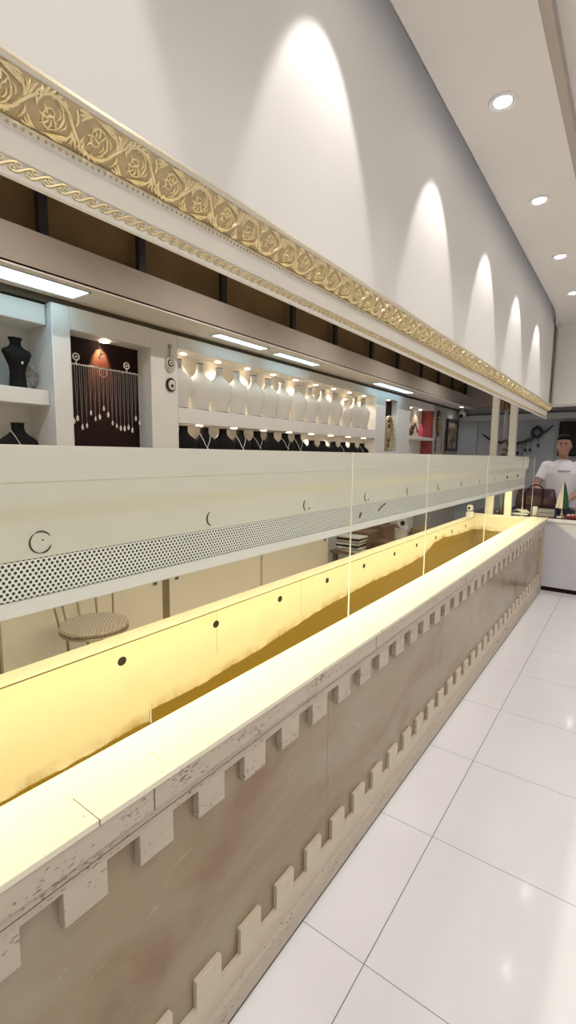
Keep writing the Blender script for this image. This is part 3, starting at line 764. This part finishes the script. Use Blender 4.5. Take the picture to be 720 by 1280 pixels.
# evil-eye wall charm between niche and bust bay
t = thing('wall_charm', 'hanging evil eye wall charm with two round discs beside the ivory busts', 'wall ornament', (-2.99, 2.525, 1.99))
def disc(bm, y, z, r0, r1, x0, x1):
    m = 24; v = []
    for x, r in ((x0, r1), (x1, r1), (x1+.002, r1*.9)):
        v.append([bm.verts.new((x, y+r*math.cos(2*PI*k/m), z+r*math.sin(2*PI*k/m)*r0)) for k in range(m)])
    for a, b in zip(v, v[1:]):
        for k in range(m): bm.faces.new((a[k], a[(k+1) % m], b[(k+1) % m], b[k]))
    bm.faces.new(v[-1]); bm.faces.new(v[0][::-1])
bm = NB(); disc(bm, 2.525, 2.215, 1.4, .046, FX, FX+.012); obj('oval_plate', bm, mat('sage_ceramic', (.50, .49, .38), .4, noise=.1), t)
bm = NB(); disc(bm, 2.525, 2.225, 1, .027, FX+.014, FX+.016); obj('dark_ring', bm, dark, t)
bm = NB(); disc(bm, 2.525, 2.225, 1, .018, FX+.018, FX+.020); obj('pupil_disc', bm, ivory, t)
bm = NB(); disc(bm, 2.525, 2.225, 1, .007, FX+.022, FX+.023); obj('pupil', bm, dark, t)
bm = NB(); disc(bm, 2.53, 2.06, 1.1, .048, FX+.004, FX+.012); obj('dark_ring', bm, dark, t)
bm = NB(); disc(bm, 2.535, 2.058, 1.1, .036, FX+.014, FX+.016); obj('white_disc', bm, ivory, t)
bm = NB(); disc(bm, 2.535, 2.052, 1.1, .012, FX+.018, FX+.02); obj('pupil', bm, dark, t)
bm = NB(); tube(bm, [(FX+.006, 2.525+.012*math.cos(a), 2.35+.014*math.sin(a)) for a in [2*PI*k/14 for k in range(14)]], .003, 6, closed=True)
tube(bm, [(FX+.006, 2.525, 2.335), (FX+.006, 2.525, 2.27)], .003, 6); obj('hanger', bm, bronze, t)

# far niche: tall oval gold clock, dark vase
struct('trim_21', box(NB(), XW+.002, -3.10, 6.521, 6.949, 1.0, 2.36), black)
struct('trim_22', box(NB(), -3.10, FX-.002, 6.521, 6.949, 1.0, 1.60), shelf_mat)
t = thing('oval_ornament', 'tall oval gold framed ornament standing in the dark far niche', 'ornament', (-3.045, 6.73, 1.601))
bm = NB(); m = 28
for k0, rr in ((1, .0),):
    tube(bm, [(-3.045, 6.73+.14*math.cos(2*PI*k/m), 1.86+.245*math.sin(2*PI*k/m)) for k in range(m)], .028, 8, closed=True)
    tube(bm, [(-3.035, 6.73+.085*math.cos(2*PI*k/m), 1.86+.16*math.sin(2*PI*k/m)) for k in range(m)], .012, 8, closed=True)
for k in range(20): ball(bm, (-3.02, 6.73+.14*math.cos(2*PI*k/20), 1.86+.245*math.sin(2*PI*k/20)), .016, 8)
obj('gold_frame', bm, gold_base, t)
bm = NB(); disc(bm, 6.73, 1.86, 1.75, .13, -3.10, -3.0455); obj('dark_plate', bm, bronze, t)
bm = NB(); ball(bm, (-3.035, 6.73, 1.86), (.02, .05, .09), 12); obj('medallion', bm, gold_base, t)
bay_spot(6.73, -3.06, 2.36, 2.5, 'tiny warm spotlight above the tall gold ornament', None)

# far shelf bay with figurines
for z, th, nm in ((1.86, .05, 'short shelf carrying the dark horned figurine'), (1.42, .05, 'short low shelf at the far bay')):
    shelf(7.452, 8.598, z, th, -3.002, 'white ' + nm)
bay_spot(7.75, -3.12, 2.34, 3, 'tiny warm spotlight left above the horned figurine', None)
bay_spot(8.2, -3.12, 2.34, 2.5, 'tiny warm spotlight right above the horned figurine', None)
warm_spot(-3.1, 7.9, 1.80, 2.5)
t = thing('horned_figurine', 'dark bronze curled figurine on the far display shelf', 'figurine', (-3.08, 7.75, 1.861))
bm = NB(); ball(bm, (-3.08, 7.72, 1.93), (.04, .07, .06), 14); ball(bm, (-3.06, 7.74, 2.01), (.035, .045, .05), 12); tube(bm, [(-3.08, 7.68, 1.95), (-3.08, 7.62, 1.99), (-3.08, 7.60, 1.93), (-3.08, 7.60, 1.863)], [.02, .015, .012, .014], 8)
obj('body', bm, bronze, t)
bm = NB()
for k in range(2): tube(bm, [(-3.05+k*.03, 7.76, 2.04), (-3.05, 7.80+k*.02, 2.08-k*.02), (-3.05, 7.87, 2.02), (-3.05, 7.90+k*.03, 1.95), (-3.05, 7.98, 1.905)], [.014, .012, .01, .007, .004], 8)
obj('horn', bm, bronze, t)
bm = NB(); ball(bm, (-3.08, 8.15, 1.96), (.05, .06, .09), 14); ball(bm, (-3.08, 8.15, 2.05), (.028, .032, .035), 12); loft(bm, [(-3.08, 8.15, 1.861, .05, .055), (-3.08, 8.15, 1.9, .03, .03)], 16)
tag(obj('pink_vase', bm, pink), 'bright pink glazed vase at the right of the far shelf', 'vase')
bm = NB(); lathe(bm, [(.04, 1.421), (.045, 1.44), (.02, 1.47), (.018, 1.52), (.05, 1.58), (.06, 1.64), (.04, 1.70), (.022, 1.73), (.028, 1.75)], 20, -3.08, 7.58)
tag(obj('silver_vase', bm, silver), 'small silver vase on the low far shelf', 'vase')
struct('trim_23', box(NB(), -3.2, -3.02, 8.50, 8.599, 1.421, 2.339), mat('rust_red_panel', (.34, .06, .06), .6, noise=.2))
# bead strands, carved mask and framed picture on the far grey wall
t = thing('carved_mask', 'long carved patterned wall hanging beside the red panel', 'wall ornament', (-2.98, 8.78, 1.6))
bm = NB(); m = 20
poly_x(bm, [(8.78+.10*math.cos(2*PI*k/m), 2.13+.24*math.sin(2*PI*k/m)) for k in range(m)], -2.995, -2.97)
obj('plate', bm, bronze, t)
bm = NB()
for k in range(24): ball(bm, (-2.965, 8.78+.08*math.cos(k*2.4)*(.3+.7*(k/24)), 2.13+.20*math.sin(k*2.4)*(.3+.7*(k/24))), .014, 8)
obj('boss', bm, gold_base, t)
for i, (y, z0, z1) in enumerate([(8.68, 1.62, 1.86), (9.02, 1.60, 2.05), (9.2, 1.6, 2.0)]):
    bm = NB(); z = z1
    while z > z0: ball(bm, (-2.981, y, z), (.014, .02, .018), 8); z -= .033
    tube(bm, [(-2.985, y, z0), (-2.985, y, z1+.04)], .002, 5)
    tag(obj('bead_strand', bm, [bronze, gold_base, bronze][i]), 'dark bead strand hanging on the far grey wall, %s from the left' % ORDN[i], 'bead strand', 'bead strands on the far wall')
t = thing('framed_picture', 'dark framed picture of dark and cream shapes at the end of the display wall', 'picture', (-2.98, 9.62, 1.65))
bm = NB(); y0, y1, z0, z1 = 9.25, 9.93, 1.64, 2.26; w = .05
for a in ((y0, y1, z0, z0+w), (y0, y1, z1-w, z1), (y0, y0+w, z0+w, z1-w), (y1-w, y1, z0+w, z1-w)): box(bm, -2.994, -2.955, *a)
obj('frame', bev(bm, .004, 1), mat('navy_frame', (.02, .025, .04), .4, noise=.1), t)
pm = mat('picture_paint', (.45, .36, .25), .5, col2=(.05, .035, .03), nscale=7)
obj('canvas', box(NB(), -2.993, -2.975, y0+w, y1-w, z0+w, z1-w), pm, t)
t = thing('security_camera', 'white dome security camera with dark lens near the far soffit end', 'camera', (-2.90, 9.98, 2.36))
bm = NB(); ball(bm, (-2.90, 9.93, 2.38), .075, 18); tube(bm, [(-2.90, 9.93, 2.40), (-2.90, 9.93, 2.488)], .03, 12); obj('shell', bm, white_pl, t)
bm = NB(); ball(bm, (-2.90, 9.88, 2.35), .042, 14); obj('lens', bm, dark, t)

# ------------------------------------------------------------------ staff side furniture
t = thing('cafe_chair', 'metal cafe chair with round checked seat behind the counter', 'chair', (-2.65, 1.60, 0))
sx, sy, sz = -2.655, 1.60, .462
bm = lathe(NB(), [(.19, sz-.028), (.200, sz-.018), (.203, sz-.006), (.196, sz+.004), (.15, sz+.010), (.05, sz+.013), (.001, sz+.0135)], 40, sx, sy)
obj('seat', bm, wicker, t)
rod = mat('brass_rod', (.40, .33, .24), .35, metal=.7, noise=.1)
bm = NB(); tube(bm, [(sx+.197*math.cos(a), sy+.197*math.sin(a), sz-.034) for a in [2*PI*k/40 for k in range(40)]], .009, 8, closed=True)
tube(bm, [(sx+.15*math.cos(a), sy+.15*math.sin(a), .20) for a in [2*PI*k/30 for k in range(30)]], .006, 8, closed=True)
obj('seat_ring', bm, rod, t)
for k in range(4):
    a = PI/4+k*PI/2
    obj('leg', tube(NB(), [(sx+.17*math.cos(a), sy+.17*math.sin(a), sz-.03), (sx+.155*math.cos(a), sy+.155*math.sin(a), .2), (sx+.20*math.cos(a), sy+.20*math.sin(a), .008)], .009, 8), rod, t)
top = []
for k in range(5):
    a = math.radians(112+k*31)
    b = (sx+.195*math.cos(a), sy+.195*math.sin(a), sz-.03); e = (sx+.26*math.cos(a)-.03, sy+.25*math.sin(a), sz+.40)
    obj('back_rod', tube(NB(), [b, ((b[0]+e[0])/2-.008, (b[1]+e[1])/2, sz+.18), e], .0065, 8), rod, t); top.append(e)
obj('back_rail', tube(NB(), top, .009, 8), rod, t)

# low table with packing stuff near the far end
t = thing('low_table', 'low brown wooden table behind the counter under the magazines and boxes', 'table', (-2.6, 5.9, 0))
obj('table_top', bev(box(NB(), -2.98, -2.2, 4.98, 7.0, .325, .355), .004, 1), wood, t)
for x in (-2.93, -2.25):
    for y in (5.04, 6.94): obj('leg', box(NB(), x-.025, x+.025, y-.025, y+.025, 0, .325), wood, t)
z = .356
for i in range(9):
    th = .016+.008*R.random(); m_ = [paper, grey_pl, paper, black][i % 4]
    bm = box(NB(), -.15, .15, -.11, .11, 0, th); o = tag(obj('magazine', bev(bm, .002, 1), m_), '%s magazine in the pile beside the far cabinet door, %s from the bottom' % (['white', 'grey', 'white', 'black'][i % 4], ORDN[i]), 'magazine', 'pile of magazines')
    o.location = (-2.76+.015*R.uniform(-1, 1), 5.14+.012*R.uniform(-1, 1), z); o.rotation_euler.z = R.uniform(-.12, .12); z += th+.0008
def carton(x, y, z, sx_, sy_, sz_, rz, label, m_=card):
    t = thing('carton', label, 'box', (0, 0, 0))
    obj('body', bev(box(NB(), -sx_/2, sx_/2, -sy_/2, sy_/2, 0, sz_), .004, 1), m_, t)
    obj('lid', bev(box(NB(), -sx_/2-.005, sx_/2+.005, -sy_/2-.005, sy_/2+.005, sz_-.03, sz_+.004), .003, 1), m_, t)
    t.location = (x, y, z); t.rotation_euler.z = rz
carton(-2.80, 5.50, .356, .30, .32, .20, .05, 'wide brown carton right of the magazine pile')
carton(-2.76, 5.88, .356, .36, .30, .25, -.05, 'brown carton in the middle of the low table')
carton(-2.48, 5.50, .356, .2, .25, .10, .05, 'flat dark brown case in front of the cartons', wood)
bm = NB(); loft(bm, [(0, 0, 0, .15, .17), (0, 0, .05, .17, .19), (0, 0, .12, .15, .17), (0, 0, .16, .05, .06)], 20, 2.6)
o = tag(obj('cloth_bundle', bm, olive), 'olive cloth bundle at the right end of the low table', 'cloth'); o.location = (-2.45, 6.72, .356)
t = thing('paper_roll', 'white tissue roll with dark core lying on the cartons', 'roll', (-2.55, 6.25, .5))
def cyl(bm, a, b, r, n=22): return tube(bm, [a, b], r, n)
obj('roll', cyl(NB(), (-2.75, 6.40, .60), (-2.55, 6.22, .60), .075), paper, t)
obj('core', cyl(NB(), (-2.553, 6.223, .60), (-2.545, 6.216, .60), .035), dark, t)
carton(-2.70, 6.33, .356, .34, .30, .16, .3, 'low white carton under the tissue roll', paper)
bm = NB(); box(bm, -.10, .10, -.06, .06, 0, .09); box(bm, -.03, .03, -.061, -.055, .03, .06)
o = tag(obj('card_holder', bev(bm, .006), wood), 'small dark wooden holder on the brown carton', 'holder'); o.location = (-2.72, 5.88, .6115)
# white dispenser on the board corner
t = thing('price_tag_printer', 'small white two part dispenser on the far corner of the trough board', 'dispenser', (-1.54, 5.80, .817))
obj('base', bev(box(NB(), -1.575, -1.505, 5.76, 5.84, .8172, .88), .006), white_pl, t)
bm = NB(); box(bm, -1.572, -1.51, 5.765, 5.835, .89, .96); obj('head', bev(bm, .012), white_pl, t)
bm = NB(); box(bm, -1.56, -1.52, 5.78, 5.82, .879, .892); obj('neck', bm, grey_pl, t)
bm = NB(); ball(bm, (-1.54, 5.763, .925), (.014, .006, .014), 12); obj('lens', bm, dark, t)

# ------------------------------------------------------------------ return counter at the end
t = thing('return_counter', 'white return counter with dark glass top across the end of the shop', 'counter', (.4, 6.4, 0))
bm = box(NB(), -1.62, 2.3, 6.06, 6.68, .05, .80); obj('body', bev(bm, .003, 1), mat('lilac_white_laminate', (.66, .66, .69), .35, noise=.03), t)
bm = box(NB(), -1.60, 2.28, 6.075, 6.66, 0, .05); obj('plinth', bm, black, t)
bm = box(NB(), -1.62, 2.3, 6.04, 6.70, .80, .838); obj('counter_top', bev(bm, .005), white_lacq, t)
obj('glass_inlay', bev(box(NB(), -1.60, 2.28, 6.085, 6.68, .838, .846), .002, 1), mat('black_glass', (.03, .015, .018), .12, noise=.1), t)
TZ = .8465
tag(obj('display_riser', bev(box(NB(), -1.2, -.72, 6.34, 6.58, TZ, TZ+.065), .004, 1), black), 'low black riser block under the maroon bag', 'riser')
# bag
BZ = TZ+.0655
t = thing('handbag', 'maroon leather holdall with arched handle on the return counter', 'bag', (-.97, 6.46, BZ))
def rb(bm, x0, x1, y0, y1, z0, z1, w): box(bm, x0, x1, y0, y1, z0, z1); return bev(bm, w, 4)
bm = NB(); secs = []
for z_, hx, hy in ((0, .215, .085), (.02, .225, .095), (.1, .222, .095), (.17, .21, .085), (.215, .20, .06), (.24, .19, .025)): secs.append((-.945, 6.46, BZ+z_, hx, hy))
obj('body', loft(bm, secs, 32, 5), purple_leather, t)
bm = NB(); tube(bm, [(-.945+.085*math.cos(a), 6.40, BZ+.20+.085*math.sin(a)) for a in [PI*k/14 for k in range(15)]], .008, 8); obj('handle', bm, black, t)
bm = NB(); box(bm, -1.06, -1.04, 6.358, 6.366, BZ+.02, BZ+.2); box(bm, -.87, -.85, 6.358, 6.366, BZ+.02, BZ+.2); obj('strap', bev(bm, .002, 1), black, t)
bm = NB(); box(bm, -1.03, -.88, 6.36, 6.368, BZ+.04, BZ+.13); obj('front_pocket', bev(bm, .003, 1), purple_leather, t)
# small things before the bag
bm = NB(); box(bm, -.935, -.885, 6.20, 6.25, TZ, TZ+.105)
tag(obj('small_box', bev(bm, .003, 1), white_pl), 'small upright white box in front of the maroon bag', 'box')
bm = NB(); box(bm, -.875, -.70, 6.14, 6.28, TZ, TZ+.085)
t = thing('card_terminal', 'grey flat till box right of the small white box', 'box', (-.81, 6.2, TZ)); obj('body', bev(bm, .006), grey_pl, t)
bm = NB(); box(bm, -.86, -.72, 6.137, 6.1395, TZ+.045, TZ+.05); obj('slot', bm, dark, t)
t = thing('glasses_tray', 'white tray of dark tools left of the small white box', 'tray', (-1.07, 6.2, TZ))
bm = NB(); box(bm, -1.17, -.975, 6.12, 6.30, TZ, TZ+.02); obj('tray', bev(bm, .004, 1), paper, t)
bm = NB()
for k in range(5): tube(bm, [(-1.16+k*.02, 6.14+.02*k, TZ+.03), (-1.06+k*.02, 6.20+.01*k, TZ+.045+.008*k)], .008, 6)
obj('tool', bm, black, t)
bm = NB()
for k in range(4): tube(bm, [(-1.15+k*.03, 6.24, TZ+.03), (-1.09+k*.03, 6.17, TZ+.06), (-1.02+k*.02, 6.16, TZ+.03)], .009, 6)
obj('paper_curl', bm, paper, t)
for i, (x, y, w, h, m_) in enumerate([(-1.42, 6.2, .10, .06, grey_pl), (-1.27, 6.14, .05, .10, bronze), (-1.22, 6.30, .05, .06, paper)]):
    bm = NB(); lathe(bm, [(w*.5, 0), (w*.55, h*.2), (w*.5, h*.6), (w*.3, h), (w*.2, h*1.05)], 16); o = tag(obj('trinket_pot', bm, m_), ['squat grey pot behind the left cream post', 'bronze pot between the two cream posts', 'pale little pot right of the bronze pot'][i], 'pot'); o.location = (x, y, TZ)
# flag
t = thing('desk_flag', 'little furled green, white and red desk flag on a golden stand', 'flag', (-.63, 6.18, TZ))
bm = NB(); lathe(bm, [(.034, TZ), (.034, TZ+.008), (.012, TZ+.02), (.018, TZ+.04), (.008, TZ+.05), (.006, TZ+.08)], 18, -.63, 6.18); obj('stand', bm, gold, t)
obj('staff', tube(NB(), [(-.63, 6.18, TZ+.07), (-.63, 6.18, TZ+.425)], .004, 8), gold, t)
def cone_part(a0, a1, m_):
    bm = NB(); rows = []
    for i in range(9):
        f = i/8; rr = .008+.055*f**.8; row = []
        for k in range(9):
            a = a0+(a1-a0)*k/8; rp = rr*(1+.18*math.sin(a*7+f*2)); row.append(bm.verts.new((-.63+rp*math.cos(a), 6.18+rp*math.sin(a)*.7, TZ+.41-.30*f)))
        row.append(bm.verts.new((-.63, 6.18, TZ+.41-.30*f))); rows.append(row)
    for a, b in zip(rows, rows[1:]):
        for k in range(10): bm.faces.new((a[k], a[(k+1) % 10], b[(k+1) % 10], b[k]))
    bm.faces.new(rows[-1])
    return bm, m_
for a0, a1, m_, nm in ((-PI*.98, -PI*.45, cream_cl, 'white_stripe'), (-PI*.45, PI*.1, green, 'green_stripe'), (PI*.1, PI*1.02, red, 'red_stripe')):
    b_, mm = cone_part(a0, a1, m_); obj(nm, b_, mm, t)
bm = NB(); ball(bm, (-.66, 6.10, TZ+.012), (.012, .012, .012), 8); ball(bm, (-.635, 6.10, TZ+.012), (.012, .012, .012), 8)
tag(obj('pearl_earrings', bm, silver), 'pair of white studs lying before the flag stand', 'earrings')
t = thing('jewellery_tray', 'red jewellery tray with silver pieces right of the little flag', 'tray', (-.5, 6.22, TZ))
bm = NB(); box(bm, -.59, -.34, 6.12, 6.34, TZ, TZ+.03); obj('tray', bev(bm, .004, 1), mat('dark_red_velvet', (.22, .02, .02), .8, noise=.2), t)
for k in range(6):
    bm = NB(); cx_, cy_ = -.56+.04*k, 6.16+.03*(k % 3)
    tube(bm, [(cx_+.014*math.cos(a), cy_+.014*math.sin(a), TZ+.036+.006*math.sin(a)) for a in [2*PI*j/12 for j in range(12)]], .004, 6, closed=True); obj('ring', bm, [silver, gold][k % 2], t)

# ------------------------------------------------------------------ back wall decoration and television
t = thing('branch_garland', 'dark curved branch garland with hanging bead charms on the blue wall', 'wall ornament', (-1.85, 10.0, 1.8))
bpts = [(-2.52, 10.04, 1.99), (-2.36, 10.04, 1.88), (-2.1, 10.04, 1.80), (-1.9, 10.04, 1.79), (-1.72, 10.04, 1.83), (-1.52, 10.04, 1.93), (-1.38, 10.04, 2.02), (-1.27, 10.04, 2.13)]
obj('branch', tube(NB(), bpts, [.012, .02, .026, .028, .026, .022, .018, .012], 10), mat('navy_branch', (.03, .032, .05), .6, noise=.3), t)
bm = NB(); tube(bm, [(-1.53+.075*math.cos(a), 10.03, 2.0+.085*math.sin(a)) for a in [2*PI*k/24 for k in range(24)]], .032, 10, closed=True); ball(bm, (-1.53, 10.03, 2.11), (.02, .01, .03), 8)
obj('horseshoe_ring', bm, glassblue, t)
for x, z, d in ((-2.28, 1.86, .12), (-2.02, 1.79, .10), (-1.84, 1.80, .16), (-1.71, 1.83, .13), (-1.63, 1.87, .17), (-1.50, 1.93, .14)):
    bm = NB(); tube(bm, [(x, 10.035, z), (x, 10.035, z-d)], .004, 5); ball(bm, (x, 10.035, z-d-.03), (.026, .012, .038), 10); ball(bm, (x, 10.03, z-d*.5), .010, 8)
    obj('bead_charm', bm, glassblue, t)
bm = NB()
for k in range(11): ball(bm, (-1.77, 10.03, 1.80-k*.03), (.016, .010, .015), 8)
obj('red_bead_string', bm, mat('dusty_red_beads', (.28, .12, .12), .5, noise=.2), t)
t = thing('television', 'black wall television behind the man', 'television', (-.75, 10.05, 1.5))
obj('cabinet', bev(box(NB(), -1.17, -.10, 10.03, 10.099, 1.56, 2.19), .006), black, t)
obj('screen', box(NB(), -1.15, -.12, 10.026, 10.0305, 1.58, 2.17), screen, t)

# ------------------------------------------------------------------ the man
PX, PY = -.745, 7.0
def V(x, y, z): return Vector((PX+x, PY+y, z))
def cap_chain(bm, pts, rs, n=14):
    # tapered limb with round joints: will be fused by the voxel remesh
    tube(bm, pts, rs, n)
    for p, r in zip(pts, rs): ball(bm, p, r, 12)
def remesh(o, vox, sm=4):
    m = o.modifiers.new('fuse', 'REMESH'); m.mode = 'VOXEL'; m.voxel_size = vox; m.use_smooth_shade = True
    s = o.modifiers.new('soften', 'SMOOTH'); s.factor = .5; s.iterations = sm
man = thing('person', 'man in a white t-shirt standing behind the return counter, hands together', 'person', (PX, PY, 0))
bm = NB()
# head, neck
HZ = 1.69
loft(bm, [(PX+0, PY-.028, HZ-.142, .020, .018), (PX, PY-.030, HZ-.130, .040, .040), (PX, PY-.020, HZ-.105, .056, .066), (PX, PY-.008, HZ-.07, .066, .080), (PX, PY+.0, HZ-.03, .072, .088), (PX, PY+.004, HZ+.02, .076, .094), (PX, PY+.006, HZ+.06, .074, .094), (PX, PY+.008, HZ+.095, .060, .080), (PX, PY+.01, HZ+.118, .032, .045)], 24)
ball(bm, V(0, -.090, HZ-.022), (.011, .012, .026), 10); ball(bm, V(0, -.102, HZ-.042), (.014, .013, .011), 10)      # nose
for s in (-1, 1):
    ball(bm, V(s*.078, .010, HZ-.018), (.010, .020, .032), 12)                                                     # ears
    ball(bm, V(s*.030, -.083, HZ+.022), (.026, .012, .009), 10)                                                    # brow ridge
    ball(bm, V(s*.040, -.066, HZ-.042), (.020, .016, .016), 10)                                                    # cheek
ball(bm, V(0, -.076, HZ-.118), (.020, .014, .014), 10)                                                             # chin
ball(bm, V(0, -.085, HZ-.078), (.024, .010, .010), 10)                                                             # mouth mound
cap_chain(bm, [V(0, .012, HZ-.16), V(0, .02, HZ-.10)], [.053, .052])
cap_chain(bm, [V(0, .02, 1.47), V(0, .015, 1.55)], [.060, .053])
# trunk
loft(bm, [(PX, PY, .86, .13, .10), (PX, PY, .98, .15, .11), (PX, PY, 1.1, .145, .105), (PX, PY+.005, 1.25, .165, .11), (PX, PY+.01, 1.36, .175, .11), (PX, PY+.015, 1.44, .15, .085), (PX, PY+.02, 1.48, .08, .06)], 24)
arms = []
for s, el, wr in ((-1, (-.285, -.07, 1.16), (-.12, -.31, 1.02)), (1, (.285, -.06, 1.16), (.10, -.32, 1.0))):
    sh = V(s*.185, .015, 1.415); e = V(*el); w = V(*wr)
    cap_chain(bm, [sh, sh.lerp(e, .5), e], [.055, .048, .040]); cap_chain(bm, [e, e.lerp(w, .35), w], [.041, .043, .028])
    arms.append((s, sh, e, w))
    # hand: palm, four fingers, thumb, gently closed
    d = (w-e).normalized(); side = d.cross(Z3).normalized(); up = side.cross(d)
    pc = w+d*.045
    tube(bm, [w, w+d*.02, w+d*.055, w+d*.085], [.024, .030, .036, .032], 12)
    for k in range(4):
        o0 = w+d*.085+side*(k-1.5)*.019+up*(.004*(1.5-abs(k-1.5)))
        L_ = [.062, .072, .068, .052][k]
        p1 = o0+d*L_*.45-up*.010; p2 = p1+d*L_*.25-up*.022; p3 = p2-up*.022-d*.004
        tube(bm, [o0-d*.02, o0, p1, p2, p3], [.010, .010, .0092, .0085, .007], 10); ball(bm, p3, .0072, 8)
    th = w+d*.03-side*s*.0+side*(-.034*s)
    t1 = th+d*.030+side*(-.012*s)-up*.006; t2 = t1+d*.030-up*.010
    tube(bm, [w+d*.015, th, t1, t2], [.014, .014, .0115, .009], 10); ball(bm, t2, .0092, 8)
for s in (-1, 1):
    cap_chain(bm, [V(s*.09, 0, .90), V(s*.10, -.01, .68), V(s*.10, -.005, .50), V(s*.10, .01, .30), V(s*.10, .02, .10)], [.085, .075, .055, .052, .040])
    loft(bm, [(PX+s*.105, PY-.04, .012, .040, .115), (PX+s*.105, PY-.04, .04, .042, .115), (PX+s*.105, PY-.01, .075, .038, .07)], 16)
o = obj('body', bm, skin, man); remesh(o, .0065, 5)
# t-shirt
bm = NB()
loft(bm, [(PX, PY, .90, .182, .132), (PX, PY, .98, .18, .13), (PX, PY, 1.1, .178, .128), (PX, PY, 1.22, .188, .13), (PX, PY+.003, 1.33, .198, .13), (PX, PY+.012, 1.42, .185, .108), (PX, PY+.02, 1.472, .115, .082), (PX, PY+.02, 1.498, .074, .072)], 28)
for s, sh, e, w in arms:
    cap_chain(bm, [sh+Vector((-s*.03, 0, .005)), sh+Vector((s*.005, 0, 0)), sh.lerp(e, .35)], [.070, .068, .062]); tube(bm, [sh.lerp(e, .3), sh.lerp(e, .66)], [.063, .064], 18)
o = obj('t_shirt', bm, tee, man); remesh(o, .009, 4)
bm = NB()
for k in range(9): box(bm, PX-.035+k*.016, PX-.025+k*.016, PY-.143, PY-.128, 1.355, 1.366+.003*(k % 2))
obj('chest_print', bm, mat('navy_print', (.04, .04, .08), .7, noise=.1), man)
bm = NB(); tube(bm, [V(.071*math.cos(a), .016+.068*math.sin(a), 1.490-.012*math.sin(-a)*-1) for a in [2*PI*k/28 for k in range(28)]], .006, 8, closed=True); obj('collar', bm, tee, man)
bm = NB()
loft(bm, [(PX, PY, .80, .165, .115), (PX, PY, .93, .168, .120)], 24)
for s in (-1, 1): cap_chain(bm, [V(s*.088, 0, .84), V(s*.10, -.01, .68), V(s*.10, -.005, .50), V(s*.10, .01, .30), V(s*.10, .02, .10)], [.095, .088, .070, .064, .058])
o = obj('trousers', bm, jeans, man); remesh(o, .012, 3)
# hair, eyes, brows, mouth, wristband
bm = NB()
loft(bm, [(PX, PY+.035, HZ-.05, .075, .062), (PX, PY+.030, HZ-.0, .081, .074), (PX, PY+.028, HZ+.04, .081, .078), (PX, PY+.008, HZ+.070, .081, .096), (PX, PY-.004, HZ+.092, .077, .100), (PX, PY-.002, HZ+.115, .066, .090), (PX, PY+.004, HZ+.133, .046, .066), (PX, PY+.01, HZ+.142, .022, .032)], 26)
for k in range(40):
    a = R.random()*2*PI; rr = R.random(); ball(bm, V(.06*math.cos(a)*rr, -.01+.085*math.sin(a)*rr, HZ+.134-.042*rr*rr), (.014, .018, .009), 8)
o = obj('hair', bm, hair, man); remesh(o, .007, 2)
for s in (-1, 1):
    bm = NB(); ball(bm, V(s*.030, -.0835, HZ+.002), (.013, .007, .007), 12); obj('eye', bm, eye_w, man)
    bm = NB(); ball(bm, V(s*.030, -.0895, HZ+.002), (.006, .003, .006), 10); obj('iris', bm, dark, man)
    bm = NB(); tube(bm, [V(s*.012, -.096, HZ+.020), V(s*.030, -.098, HZ+.026), V(s*.048, -.088, HZ+.020)], [.0035, .0045, .003], 8); obj('eyebrow', bm, hair, man)
bm = NB(); tube(bm, [V(-.024, -.089, HZ-.079), V(-.008, -.097, HZ-.076), V(.008, -.097, HZ-.076), V(.024, -.089, HZ-.079)], [.002, .005, .005, .002], 8); obj('lips', bm, lip, man)
s, sh, e, w = arms[0]; d = (w-e).normalized()
obj('wristwatch', tube(NB(), [w-d*.035, w-d*.008], .033, 20), black, man)

# ------------------------------------------------------------------ camera
cam = bpy.data.cameras.new('camera'); co = bpy.data.objects.new('camera', cam); C.objects.link(co)
def nrm(u, v): return Vector(((u-360)/591, -(v-640)/591, -1)).normalized()
Yc = nrm(794, 574); Xc = -nrm(-457, 560); Xc = (Xc-Yc*Xc.dot(Yc)).normalized(); Zc = Xc.cross(Yc)
M = Matrix((Xc, Yc, Zc)).to_4x4(); M.translation = Vector((0, 0, 1.52)); co.matrix_world = M
cam.sensor_fit = 'VERTICAL'; cam.sensor_height = 24; cam.lens = 24*591/1280; cam.clip_start = .05
S = bpy.context.scene; S.camera = co
w = bpy.data.worlds.new('world'); S.world = w; w.use_nodes = True
w.node_tree.nodes['Background'].inputs[0].default_value = (.9, .92, 1, 1); w.node_tree.nodes['Background'].inputs[1].default_value = .3
S.view_settings.view_transform = 'Standard'; S.view_settings.look = 'None'; S.view_settings.gamma = 1; S.view_settings.use_curve_mapping = False
S.view_settings.exposure = 0
